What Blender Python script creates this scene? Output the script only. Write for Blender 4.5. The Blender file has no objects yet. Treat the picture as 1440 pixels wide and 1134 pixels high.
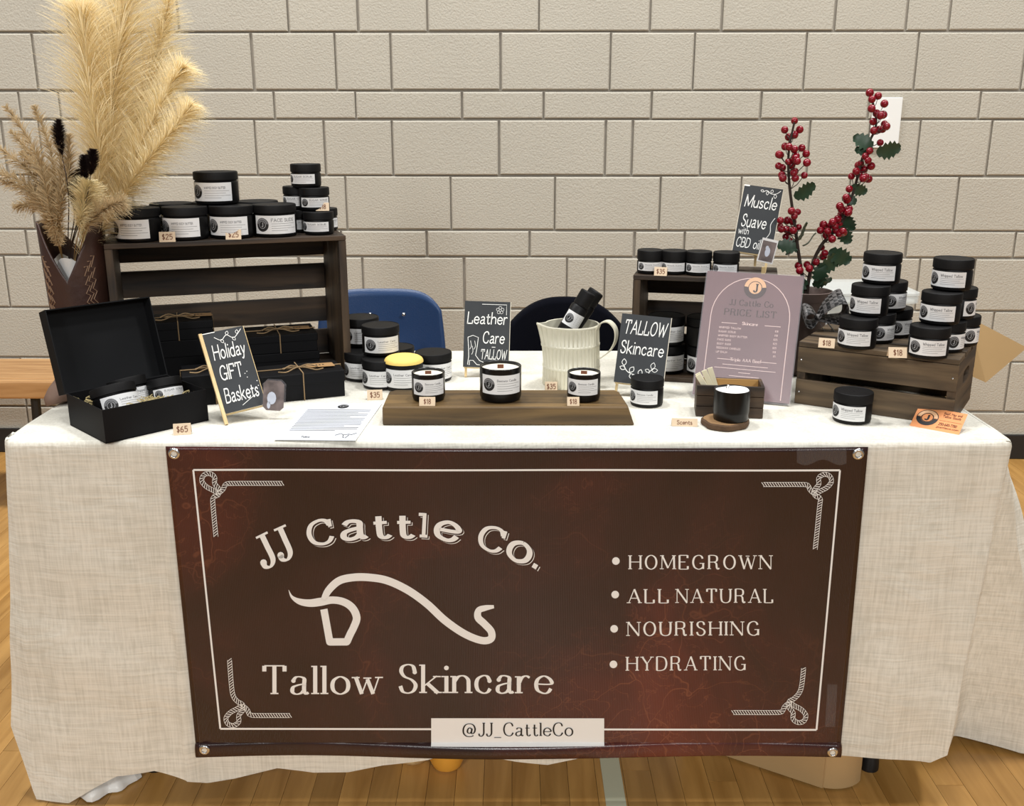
import bpy, math, random
from mathutils import Vector, Matrix, Euler
random.seed(7)
R = math.radians
# ------------------------------------------------------------------ camera, world, lights
sc = bpy.context.scene
COL = sc.collection
F, PITCH, CZ = 1400.0, R(16.1), 1.303
cam_d = bpy.data.cameras.new('camera'); cam = bpy.data.objects.new('camera', cam_d); COL.objects.link(cam)
cam_d.sensor_width = 36.0; cam_d.lens = 36.0 * F / 1440.0; cam_d.clip_start = 0.02
cam.location = (0, 0, CZ); cam.rotation_euler = (R(90) - PITCH, 0, 0)
sc.camera = cam
wd = bpy.data.worlds.new('world'); sc.world = wd; wd.use_nodes = True
wd.node_tree.nodes['Background'].inputs[0].default_value = (1.0, 0.985, 0.96, 1)
wd.node_tree.nodes['Background'].inputs[1].default_value = 0.27
sc.view_settings.view_transform = 'Standard'; sc.view_settings.look = 'None'
sc.view_settings.gamma = 1.0; sc.view_settings.use_curve_mapping = False
sc.view_settings.exposure = -0.74
def lamp(loc, size, power, col=(1, 1.0, 0.99), aim=(0, 2, 0.7)):
    d = bpy.data.lights.new('gym_lamp', 'AREA'); d.shape = 'SQUARE'; d.size = size
    d.energy = power; d.color = col
    o = bpy.data.objects.new('gym_lamp', d); COL.objects.link(o); o.location = loc
    o.rotation_euler = (Vector(aim) - Vector(loc)).to_track_quat('-Z', 'Y').to_euler()
for lx, lp in ((-3.2, 200), (-1.1, 215), (1.1, 225), (3.2, 200)):
    lamp((lx, 2.05, 6.0), 0.6, lp)
lamp((-2.8, -6.0, 4.7), 1.1, 400)
lamp((2.8, -6.0, 4.7), 1.1, 400)

# ------------------------------------------------------------------ projection helpers (metres from the photo's pixels)
cp, sp = math.cos(PITCH), math.sin(PITCH)
def ray(u, v):
    a, b = (u - 720) / F, (v - 567) / F
    return Vector((a, cp - b * sp, -sp - b * cp))
def T(u, v, z=0.742):
    d = ray(u, v); k = (z - CZ) / d.z
    return Vector((d.x * k, d.y * k, z))
def PY(u, v, y):
    d = ray(u, v); k = y / d.y
    return Vector((d.x * k, y, CZ + d.z * k))
def XU(u, y, z):
    return (u - 720) / F * (y * cp + (CZ - z) * sp)

# ------------------------------------------------------------------ materials
MATS = {}
def new_mat(name):
    m = bpy.data.materials.new(name); m.use_nodes = True
    nt = m.node_tree; b = nt.nodes['Principled BSDF']
    return m, nt, b
def srgb(c):
    return tuple(((x / 255) / 12.92 if x / 255 <= 0.04045 else ((x / 255 + 0.055) / 1.055) ** 2.4) for x in c) + (1,)
def mat(name, c, rough=0.6, metal=0, bump=0, scale=50, var=0.0, vscale=6, spec=0.5, stretch=None, trans=0, sheen=0, emit=None):
    if name in MATS: return MATS[name]
    m, nt, b = new_mat(name); c = srgb(c)
    b.inputs['Base Color'].default_value = c; b.inputs['Roughness'].default_value = rough
    b.inputs['Metallic'].default_value = metal; b.inputs['Specular IOR Level'].default_value = spec
    tc = nt.nodes.new('ShaderNodeTexCoord'); mp = nt.nodes.new('ShaderNodeMapping')
    nt.links.new(tc.outputs['Object'], mp.inputs[0])
    if stretch: mp.inputs['Scale'].default_value = stretch
    n = nt.nodes.new('ShaderNodeTexNoise'); n.inputs['Scale'].default_value = vscale; n.inputs['Detail'].default_value = 6
    nt.links.new(mp.outputs[0], n.inputs['Vector'])
    hs = nt.nodes.new('ShaderNodeMixRGB'); hs.blend_type = 'MULTIPLY'; hs.inputs[0].default_value = 1
    hs.inputs[1].default_value = c
    rp = nt.nodes.new('ShaderNodeMapRange'); rp.inputs[1].default_value = 0.25; rp.inputs[2].default_value = 0.75
    rp.inputs[3].default_value = 1 - var; rp.inputs[4].default_value = 1 + var
    nt.links.new(n.outputs[0], rp.inputs[0]); nt.links.new(rp.outputs[0], hs.inputs[2])
    nt.links.new(hs.outputs[0], b.inputs['Base Color'])
    if bump:
        n2 = nt.nodes.new('ShaderNodeTexNoise'); n2.inputs['Scale'].default_value = scale; n2.inputs['Detail'].default_value = 4
        nt.links.new(mp.outputs[0], n2.inputs['Vector'])
        bp = nt.nodes.new('ShaderNodeBump'); bp.inputs['Strength'].default_value = bump; bp.inputs['Distance'].default_value = 0.002 if name != 'painted_block' else 0.004
        nt.links.new(n2.outputs[0], bp.inputs['Height']); nt.links.new(bp.outputs[0], b.inputs['Normal'])
    if trans: b.inputs['Transmission Weight'].default_value = trans
    if sheen: b.inputs['Sheen Weight'].default_value = sheen
    MATS[name] = m
    return m
def wood(name, dark, light, axis='x', rough=0.6, sc_=1.0, rand=0.0):
    if name in MATS: return MATS[name]
    m, nt, b = new_mat(name); N = nt.nodes; L = nt.links
    tc = N.new('ShaderNodeTexCoord'); mp = N.new('ShaderNodeMapping')
    s = {'x': (2.2, 26, 26), 'y': (26, 2.2, 26), 'z': (26, 26, 2.2)}[axis]
    mp.inputs['Scale'].default_value = tuple(q * sc_ for q in s)
    oi = N.new('ShaderNodeObjectInfo'); ad = N.new('ShaderNodeVectorMath'); ad.operation = 'ADD'
    ml = N.new('ShaderNodeMath'); ml.operation = 'MULTIPLY'; ml.inputs[1].default_value = 37
    L.new(oi.outputs['Random'], ml.inputs[0]); L.new(tc.outputs['Object'], ad.inputs[0]); L.new(ml.outputs[0], ad.inputs[1])
    L.new(ad.outputs[0], mp.inputs[0])
    n = N.new('ShaderNodeTexNoise'); n.inputs['Scale'].default_value = 1.6; n.inputs['Detail'].default_value = 8; n.inputs['Distortion'].default_value = 0.6
    L.new(mp.outputs[0], n.inputs['Vector'])
    cr = N.new('ShaderNodeValToRGB'); cr.color_ramp.elements[0].position = 0.33; cr.color_ramp.elements[1].position = 0.68
    cr.color_ramp.elements[0].color = srgb(dark); cr.color_ramp.elements[1].color = srgb(light)
    L.new(n.outputs[0], cr.inputs[0])
    if rand:
        hv = N.new('ShaderNodeHueSaturation'); mr = N.new('ShaderNodeMapRange'); mr.inputs[3].default_value = 1 - rand; mr.inputs[4].default_value = 1 + rand
        L.new(oi.outputs['Random'], mr.inputs[0]); L.new(mr.outputs[0], hv.inputs['Value']); L.new(cr.outputs[0], hv.inputs['Color'])
        L.new(hv.outputs[0], b.inputs['Base Color'])
    else: L.new(cr.outputs[0], b.inputs['Base Color'])
    b.inputs['Roughness'].default_value = rough
    bp = N.new('ShaderNodeBump'); bp.inputs['Strength'].default_value = 0.25; bp.inputs['Distance'].default_value = 0.002
    L.new(n.outputs[0], bp.inputs['Height']); L.new(bp.outputs[0], b.inputs['Normal'])
    MATS[name] = m
    return m
def ramp(N, stops):
    cr = N.new('ShaderNodeValToRGB'); e = cr.color_ramp.elements
    e[0].position, e[0].color = stops[0][0], srgb(stops[0][1]); e[1].position, e[1].color = stops[1][0], srgb(stops[1][1])
    for p, c in stops[2:]:
        q = e.new(p); q.color = srgb(c)
    return cr
def linen():
    m, nt, b = new_mat('linen_cloth'); N = nt.nodes; L = nt.links
    tc = N.new('ShaderNodeTexCoord')
    hs = []
    for s in ((260, 260, 14), (14, 14, 300)):
        mp = N.new('ShaderNodeMapping'); mp.inputs['Scale'].default_value = s; L.new(tc.outputs['Object'], mp.inputs[0])
        n = N.new('ShaderNodeTexNoise'); n.inputs['Scale'].default_value = 1; n.inputs['Detail'].default_value = 3
        L.new(mp.outputs[0], n.inputs['Vector']); hs.append(n)
    ad = N.new('ShaderNodeMath'); ad.operation = 'ADD'; L.new(hs[0].outputs[0], ad.inputs[0]); L.new(hs[1].outputs[0], ad.inputs[1])
    n3 = N.new('ShaderNodeTexNoise'); n3.inputs['Scale'].default_value = 5; n3.inputs['Detail'].default_value = 5; n3.inputs['Distortion'].default_value = 1.2
    L.new(tc.outputs['Object'], n3.inputs['Vector'])
    cr = ramp(N, [(0.35, (203, 199, 186)), (0.62, (227, 223, 211))])
    mx = N.new('ShaderNodeMath'); mx.operation = 'MULTIPLY_ADD'; mx.inputs[1].default_value = 0.5
    L.new(ad.outputs[0], mx.inputs[0]); sb = N.new('ShaderNodeMath'); sb.operation = 'MULTIPLY_ADD'; sb.inputs[1].default_value = 0.35; sb.inputs[2].default_value = -0.17
    L.new(n3.outputs[0], sb.inputs[0]); L.new(sb.outputs[0], mx.inputs[2])
    L.new(mx.outputs[0], cr.inputs[0]); L.new(cr.outputs[0], b.inputs['Base Color'])
    b.inputs['Roughness'].default_value = 0.9; b.inputs['Specular IOR Level'].default_value = 0.2
    b1 = N.new('ShaderNodeBump'); b1.inputs['Strength'].default_value = 0.5; b1.inputs['Distance'].default_value = 0.001; L.new(ad.outputs[0], b1.inputs['Height'])
    mp = N.new('ShaderNodeMapping'); mp.inputs['Scale'].default_value = (5, 5, 9); mp.inputs['Rotation'].default_value = (0, 0.5, 0); L.new(tc.outputs['Object'], mp.inputs[0])
    n4 = N.new('ShaderNodeTexNoise'); n4.inputs['Scale'].default_value = 1.1; n4.inputs['Detail'].default_value = 3; n4.inputs['Distortion'].default_value = 1.5
    L.new(mp.outputs[0], n4.inputs['Vector'])
    b2 = N.new('ShaderNodeBump'); b2.inputs['Strength'].default_value = 0.5; b2.inputs['Distance'].default_value = 0.008
    L.new(n4.outputs[0], b2.inputs['Height']); L.new(b1.outputs[0], b2.inputs['Normal']); L.new(b2.outputs[0], b.inputs['Normal'])
    return m
def banner_mat():
    m, nt, b = new_mat('banner_leather_print'); N = nt.nodes; L = nt.links
    tc = N.new('ShaderNodeTexCoord')
    mp0 = N.new('ShaderNodeMapping'); mp0.inputs['Location'].default_value = (0.33, 0, 0.4); L.new(tc.outputs['Object'], mp0.inputs[0])
    n = N.new('ShaderNodeTexNoise'); n.inputs['Scale'].default_value = 2.6; n.inputs['Detail'].default_value = 7; n.inputs['Distortion'].default_value = 0.5
    L.new(mp0.outputs[0], n.inputs['Vector'])
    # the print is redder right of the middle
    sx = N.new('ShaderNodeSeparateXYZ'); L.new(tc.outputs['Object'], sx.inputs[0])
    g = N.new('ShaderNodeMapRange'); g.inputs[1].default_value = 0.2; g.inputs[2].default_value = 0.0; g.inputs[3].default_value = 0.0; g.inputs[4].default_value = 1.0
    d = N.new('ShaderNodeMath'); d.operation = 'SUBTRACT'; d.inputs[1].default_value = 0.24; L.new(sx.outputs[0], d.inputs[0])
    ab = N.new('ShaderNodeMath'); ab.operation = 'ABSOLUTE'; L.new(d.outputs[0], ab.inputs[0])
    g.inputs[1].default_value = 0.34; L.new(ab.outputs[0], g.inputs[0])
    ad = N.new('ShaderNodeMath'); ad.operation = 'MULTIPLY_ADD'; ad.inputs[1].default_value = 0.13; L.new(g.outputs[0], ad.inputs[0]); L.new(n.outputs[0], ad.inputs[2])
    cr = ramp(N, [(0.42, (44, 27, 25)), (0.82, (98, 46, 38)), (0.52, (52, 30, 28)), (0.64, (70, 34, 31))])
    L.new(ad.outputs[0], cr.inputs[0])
    # fine light creases
    n2 = N.new('ShaderNodeTexNoise'); n2.inputs['Scale'].default_value = 6; n2.inputs['Detail'].default_value = 3
    L.new(tc.outputs['Object'], n2.inputs['Vector'])
    mixv = N.new('ShaderNodeVectorMath'); mixv.operation = 'MULTIPLY_ADD'; mixv.inputs[1].default_value = (0.25, 0.25, 0.25)
    L.new(n2.outputs['Color'], mixv.inputs[0]); L.new(tc.outputs['Object'], mixv.inputs[2])
    vo = N.new('ShaderNodeTexVoronoi'); vo.feature = 'DISTANCE_TO_EDGE'; vo.inputs['Scale'].default_value = 7; L.new(mixv.outputs[0], vo.inputs['Vector'])
    mr = N.new('ShaderNodeMapRange'); mr.inputs[1].default_value = 0.0; mr.inputs[2].default_value = 0.012; mr.inputs[3].default_value = 1; mr.inputs[4].default_value = 0
    L.new(vo.outputs[0], mr.inputs[0])
    nr = N.new('ShaderNodeTexNoise'); nr.inputs['Scale'].default_value = 16; nr.inputs['Detail'].default_value = 6; nr.inputs['Distortion'].default_value = 1.5; L.new(tc.outputs['Object'], nr.inputs['Vector'])
    ns = N.new('ShaderNodeMath'); ns.operation = 'SUBTRACT'; ns.inputs[1].default_value = .5; L.new(nr.outputs[0], ns.inputs[0])
    vo2 = N.new('ShaderNodeMath'); vo2.operation = 'ABSOLUTE'; L.new(ns.outputs[0], vo2.inputs[0])
    mr2 = N.new('ShaderNodeMapRange'); mr2.inputs[1].default_value = 0.0; mr2.inputs[2].default_value = 0.014; mr2.inputs[3].default_value = 0.8; mr2.inputs[4].default_value = 0
    L.new(vo2.outputs[0], mr2.inputs[0])
    mm = N.new('ShaderNodeMath'); mm.operation = 'MAXIMUM'; L.new(mr.outputs[0], mm.inputs[0]); L.new(mr2.outputs[0], mm.inputs[1])
    gate = N.new('ShaderNodeMapRange'); gate.inputs[1].default_value = 0.50; gate.inputs[2].default_value = 0.72; gate.inputs[4].default_value = 0.42
    L.new(ad.outputs[0], gate.inputs[0])
    mu = N.new('ShaderNodeMath'); mu.operation = 'MULTIPLY'; L.new(mm.outputs[0], mu.inputs[0]); L.new(gate.outputs[0], mu.inputs[1])
    mix = N.new('ShaderNodeMixRGB'); mix.inputs[2].default_value = srgb((150, 92, 66)); L.new(mu.outputs[0], mix.inputs[0]); L.new(cr.outputs[0], mix.inputs[1])
    L.new(mix.outputs[0], b.inputs['Base Color'])
    b.inputs['Roughness'].default_value = 0.22; b.inputs['Specular IOR Level'].default_value = 0.5
    wv = N.new('ShaderNodeTexWave'); wv.inputs['Scale'].default_value = 95; wv.bands_direction = 'X'; L.new(tc.outputs['Object'], wv.inputs['Vector'])
    bp = N.new('ShaderNodeBump'); bp.inputs['Strength'].default_value = 0.35; bp.inputs['Distance'].default_value = 0.0006
    L.new(wv.outputs[0], bp.inputs['Height']); L.new(bp.outputs[0], b.inputs['Normal'])
    return m
def check_mat():
    m, nt, b = new_mat('plaid_ribbon'); N = nt.nodes; L = nt.links
    tc = N.new('ShaderNodeTexCoord'); ck = []
    mp = N.new('ShaderNodeMapping'); mp.inputs['Rotation'].default_value = (0.4, 0.5, 0.6); L.new(tc.outputs['Object'], mp.inputs[0])
    c1 = N.new('ShaderNodeTexChecker'); c1.inputs['Scale'].default_value = 120; L.new(mp.outputs[0], c1.inputs[0])
    c1.inputs[1].default_value = srgb((14, 13, 14)); c1.inputs[2].default_value = srgb((96, 93, 92))
    L.new(c1.outputs[0], b.inputs['Base Color']); b.inputs['Roughness'].default_value = 0.5
    return m
def clear_mat(name, col=(235, 240, 240), rough=0.25, alpha=0.35):
    m, nt, b = new_mat(name); N = nt.nodes; L = nt.links
    tr = N.new('ShaderNodeBsdfTransparent'); mx = N.new('ShaderNodeMixShader'); mx.inputs[0].default_value = alpha
    b.inputs['Base Color'].default_value = srgb(col); b.inputs['Roughness'].default_value = rough
    out = N['Material Output']; L.new(tr.outputs[0], mx.inputs[1]); L.new(b.outputs[0], mx.inputs[2]); L.new(mx.outputs[0], out.inputs[0])
    return m
def plume_mat(name, c, tl=0.35):
    m, nt, b = new_mat(name); N = nt.nodes; L = nt.links
    b.inputs['Base Color'].default_value = srgb(c); b.inputs['Roughness'].default_value = 0.8; b.inputs['Specular IOR Level'].default_value = 0.1
    tr = N.new('ShaderNodeBsdfTranslucent'); tr.inputs[0].default_value = srgb(c); mx = N.new('ShaderNodeMixShader'); mx.inputs[0].default_value = tl
    L.new(b.outputs[0], mx.inputs[1]); L.new(tr.outputs[0], mx.inputs[2]); L.new(mx.outputs[0], N['Material Output'].inputs[0])
    return m

M_wall = mat('painted_block', (184, 178, 164), 0.75, bump=0.55, scale=150, var=0.05, vscale=2.2)
M_mortar = mat('painted_mortar', (158, 151, 140), 0.8, bump=0.4, scale=90, var=0.05)
M_base = mat('rubber_base', (28, 26, 25), 0.5)
M_plank = wood('maple_plank', (158, 114, 56), (194, 148, 84), 'y', 0.32, 0.6, 0.16)
M_line = mat('painted_line_white', (196, 196, 170), 0.4, var=0.04)
M_linen = linen()
M_banner = banner_mat()
M_print = mat('white_vinyl_print', (238, 238, 236), 0.5)
M_bprint = mat('banner_brown_print', (50, 29, 25), 0.5)
M_ink = mat('black_ink', (22, 21, 22), 0.6)
M_grey = mat('grey_ink', (120, 120, 122), 0.7)
M_lgrey = mat('pale_grey_ink', (168, 168, 170), 0.7)
M_paper = mat('label_paper', (226, 226, 226), 0.65, var=0.02)
M_sheet = mat('sheet_paper', (212, 215, 222), 0.6)
M_jar = mat('black_matte_jar', (8, 7, 8), 0.5, var=0.1, spec=0.25)
M_lid = mat('black_lid', (9, 8, 9), 0.6, bump=0.1, scale=300, spec=0.25)
M_glassb = mat('black_glass', (7, 6, 7), 0.3, spec=0.3)
M_wax = mat('cream_wax', (232, 226, 210), 0.45)
M_wick = mat('wood_wick', (112, 66, 44), 0.8)
M_bees = mat('yellow_sponge', (240, 206, 112), 0.8, bump=0.3, scale=200, var=0.05)
M_crx = wood('crate_wood_x', (26, 18, 11), (76, 57, 38), 'x')
M_crz = wood('crate_wood_z', (34, 24, 15), (92, 72, 50), 'z')
M_cry = wood('crate_wood_y', (34, 24, 15), (92, 72, 50), 'y')
M_crf = wood('flat_crate_wood', (46, 35, 23), (106, 87, 63), 'x')
M_board = wood('riser_wood', (58, 42, 20), (120, 94, 56), 'x', 0.5)
M_light = wood('pale_wood', (206, 176, 122), (232, 208, 158), 'z', 0.6)
M_box_in = wood('box_inside_wood', (186, 140, 78), (214, 172, 108), 'x', 0.6)
M_tagk = mat('kraft_tag', (170, 132, 88), 0.8)
M_kraft = mat('kraft_card', (212, 190, 162), 0.8, var=0.06, vscale=30)
M_slate = mat('chalkboard', (46, 49, 52), 0.65, var=0.22, vscale=14)
M_chalk = mat('chalk_marker', (240, 240, 236), 0.8)
M_cream = mat('cream_enamel', (216, 212, 192), 0.35, var=0.05, vscale=9)
M_blue = mat('blue_plastic', (38, 66, 108), 0.38, bump=0.25, scale=260)
M_navy = mat('navy_fabric', (9, 10, 18), 0.95, spec=0.1, bump=0.3, scale=400)
M_metal = mat('chrome', (205, 205, 205), 0.25, metal=1)
M_black_m = mat('black_steel', (22, 22, 23), 0.45)
M_leather = mat('boot_leather', (62, 40, 33), 0.42, bump=0.5, scale=60, var=0.35, vscale=9)
M_suede = mat('boot_foot_leather', (112, 88, 74), 0.7, bump=0.4, scale=80, var=0.2)
M_stitch = mat('stitch_thread', (138, 108, 84), 0.7)
M_tissue = mat('tissue_paper', (206, 206, 204), 0.7)
M_plume = plume_mat('pampas_cream', (250, 238, 204), 0.5)
M_plume2 = plume_mat('pampas_grey_tan', (206, 186, 150))
M_darkpl = plume_mat('bunny_tail_dark', (36, 26, 26), 0.1)
M_stem = mat('dried_stem', (150, 122, 78), 0.8)
M_berry = mat('red_berry', (122, 8, 26), 0.18, var=0.15, vscale=40)
M_leaf = mat('holly_leaf', (42, 66, 46), 0.45, var=0.25, vscale=30)
M_twig = mat('dark_twig', (48, 34, 26), 0.8)
M_pot = mat('pot_clay', (92, 76, 70), 0.7, var=0.1)
M_plaid = check_mat()
M_acry = clear_mat('acrylic', (215, 210, 216), 0.08, 0.07)
M_tote = clear_mat('clear_plastic', (228, 232, 230), 0.3, 0.42)
M_tape = clear_mat('clear_tape', (200, 200, 204), 0.08, 0.07)
M_sign = mat('mauve_print', (112, 84, 86), 0.35, var=0.12, vscale=12)
M_signd = mat('mauve_dark_ink', (64, 48, 44), 0.4)
M_signl = mat('rose_ink', (224, 196, 190), 0.4)
M_gold = mat('peach_ink', (226, 180, 138), 0.5)
M_card = mat('orange_card', (222, 146, 92), 0.7, var=0.05)
M_cardb = mat('cardboard', (172, 142, 98), 0.85, var=0.06, vscale=8)
M_gift = mat('black_gift_box', (9, 9, 12), 0.6, spec=0.2)
M_giftin = mat('black_card_inside', (15, 16, 18), 0.7, spec=0.2)
M_twine = mat('jute_twine', (150, 124, 90), 0.9, bump=0.5, scale=500)
M_shred = mat('paper_shred', (196, 178, 128), 0.8, var=0.2, vscale=60)
M_yellow = mat('amber_plastic', (226, 162, 62), 0.3, var=0.05)
M_photo = mat('photo_print', (112, 100, 98), 0.35, var=0.75, vscale=38)
M_whitepl = mat('white_plastic', (236, 236, 232), 0.35)
M_bench = wood('bench_wood', (160, 116, 70), (192, 148, 98), 'x', 0.4)

# ------------------------------------------------------------------ mesh helpers
class MB:
    def __init__(s): s.V = []; s.F = []
    def add(s, V, F, M=None):
        k = len(s.V)
        for v in V: s.V.append(tuple(M @ Vector(v)) if M is not None else tuple(v))
        for f in F: s.F.append(tuple(i + k for i in f))
        return s
    def box(s, c, d, M=None):
        x, y, z = c; a, b, e = d[0] / 2, d[1] / 2, d[2] / 2
        V = [(x + i * a, y + j * b, z + k * e) for i in (-1, 1) for j in (-1, 1) for k in (-1, 1)]
        return s.add(V, [(0, 1, 3, 2), (4, 6, 7, 5), (0, 4, 5, 1), (2, 3, 7, 6), (0, 2, 6, 4), (1, 5, 7, 3)], M)
    def lathe(s, prof, n=32, M=None, cap0=True, cap1=True):
        V = []; Fc = []
        for (r, z) in prof:
            for i in range(n):
                a = 2 * math.pi * i / n; V.append((r * math.cos(a), r * math.sin(a), z))
        for k in range(len(prof) - 1):
            for i in range(n):
                j = (i + 1) % n; Fc.append((k * n + i, k * n + j, (k + 1) * n + j, (k + 1) * n + i))
        if cap0: Fc.append(tuple(range(n - 1, -1, -1)))
        if cap1: Fc.append(tuple(range((len(prof) - 1) * n, len(prof) * n)))
        return s.add(V, Fc, M)
    def tube(s, P, r, n=8, caps=True):
        P = [Vector(p) for p in P]; k = len(s.V); m = len(P)
        rr = r if isinstance(r, (list, tuple)) else [r] * m
        up = Vector((0, 0, 1)); N = None
        for i, p in enumerate(P):
            t = (P[min(i + 1, m - 1)] - P[max(i - 1, 0)])
            t = t.normalized() if t.length > 1e-9 else Vector((0, 0, 1))
            if N is None:
                N = t.cross(up if abs(t.z) < 0.9 else Vector((1, 0, 0))).normalized()
            else:
                N = (N - t * N.dot(t)); N = N.normalized() if N.length > 1e-6 else t.orthogonal().normalized()
            B = t.cross(N)
            for j in range(n):
                a = 2 * math.pi * j / n; s.V.append(tuple(p + (N * math.cos(a) + B * math.sin(a)) * rr[i]))
        for i in range(m - 1):
            for j in range(n):
                q = (j + 1) % n; s.F.append((k + i * n + j, k + i * n + q, k + (i + 1) * n + q, k + (i + 1) * n + j))
        if caps:
            s.F.append(tuple(k + j for j in range(n - 1, -1, -1))); s.F.append(tuple(k + (m - 1) * n + j for j in range(n)))
        return s
    def sphere(s, c, r, n=10, m=7):
        V = [(c[0], c[1], c[2] + r)]; Fc = []
        for i in range(1, m):
            t = math.pi * i / m
            for j in range(n):
                a = 2 * math.pi * j / n; V.append((c[0] + r * math.sin(t) * math.cos(a), c[1] + r * math.sin(t) * math.sin(a), c[2] + r * math.cos(t)))
        V.append((c[0], c[1], c[2] - r))
        for j in range(n): Fc.append((0, 1 + j, 1 + (j + 1) % n))
        for i in range(m - 2):
            for j in range(n):
                q = (j + 1) % n; Fc.append((1 + i * n + j, 1 + (i + 1) * n + j, 1 + (i + 1) * n + q, 1 + i * n + q))
        e = len(V) - 1
        for j in range(n): Fc.append((e, 1 + (m - 2) * n + (j + 1) % n, 1 + (m - 2) * n + j))
        return s.add(V, Fc)
    def grid(s, fn, nu, nv):
        k = len(s.V)
        for i in range(nu + 1):
            for j in range(nv + 1): s.V.append(tuple(fn(i / nu, j / nv)))
        for i in range(nu):
            for j in range(nv):
                a = k + i * (nv + 1) + j; s.F.append((a, a + nv + 1, a + nv + 2, a + 1))
        return s
    def mesh(s, name):
        me = bpy.data.meshes.new(name); me.from_pydata(s.V, [], s.F); me.update(); return me
def obj(name, mb, m, parent=None, smooth=False, bevel=0, solid=0, seg=2, loc=None, sharp=40):
    me = mb.mesh(name) if isinstance(mb, MB) else mb
    if isinstance(mb, MB):
        me.materials.append(m)
        if smooth:
            for p in me.polygons: p.use_smooth = True
            try: me.set_sharp_from_angle(angle=R(sharp))
            except Exception: pass
    o = bpy.data.objects.new(name, me); COL.objects.link(o)
    if parent: o.parent = parent
    if loc is not None: o.location = loc
    if solid:
        md = o.modifiers.new('s', 'SOLIDIFY'); md.thickness = solid; md.offset = 0
    if bevel:
        md = o.modifiers.new('b', 'BEVEL'); md.width = bevel; md.segments = seg; md.limit_method = 'ANGLE'; md.angle_limit = R(50)
    return o
def tag(o, label, cat, group=None, kind=None):
    if label: o['label'] = label
    if cat: o['category'] = cat
    if group: o['group'] = group
    if kind: o['kind'] = kind
    return o
def thing(name, label, cat, loc=(0, 0, 0), rz=0, group=None):
    o = bpy.data.objects.new(name, None); COL.objects.link(o); o.empty_display_size = 0.05
    o.location = loc; o.rotation_euler = (0, 0, rz)
    return tag(o, label, cat, group)
def shift(mb, loc):
    l = Vector(loc); mb.V = [tuple(Vector(v) - l) for v in mb.V]; return mb
def catmull(P, seg=6, closed=False):
    P = [Vector(p) for p in P]; n = len(P); out = []
    if n < 3 and not closed: return P
    rng = range(n if closed else n - 1)
    for i in rng:
        if closed: a, b, c, d = P[(i - 1) % n], P[i], P[(i + 1) % n], P[(i + 2) % n]
        else: a, b, c, d = P[max(i - 1, 0)], P[i], P[i + 1], P[min(i + 2, n - 1)]
        for k in range(seg):
            t = k / seg
            out.append(0.5 * ((2 * b) + (c - a) * t + (2 * a - 5 * b + 4 * c - d) * t * t + (3 * b - a - 3 * c + d) * t ** 3))
    out.append(P[0] if closed else P[-1])
    return out

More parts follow.
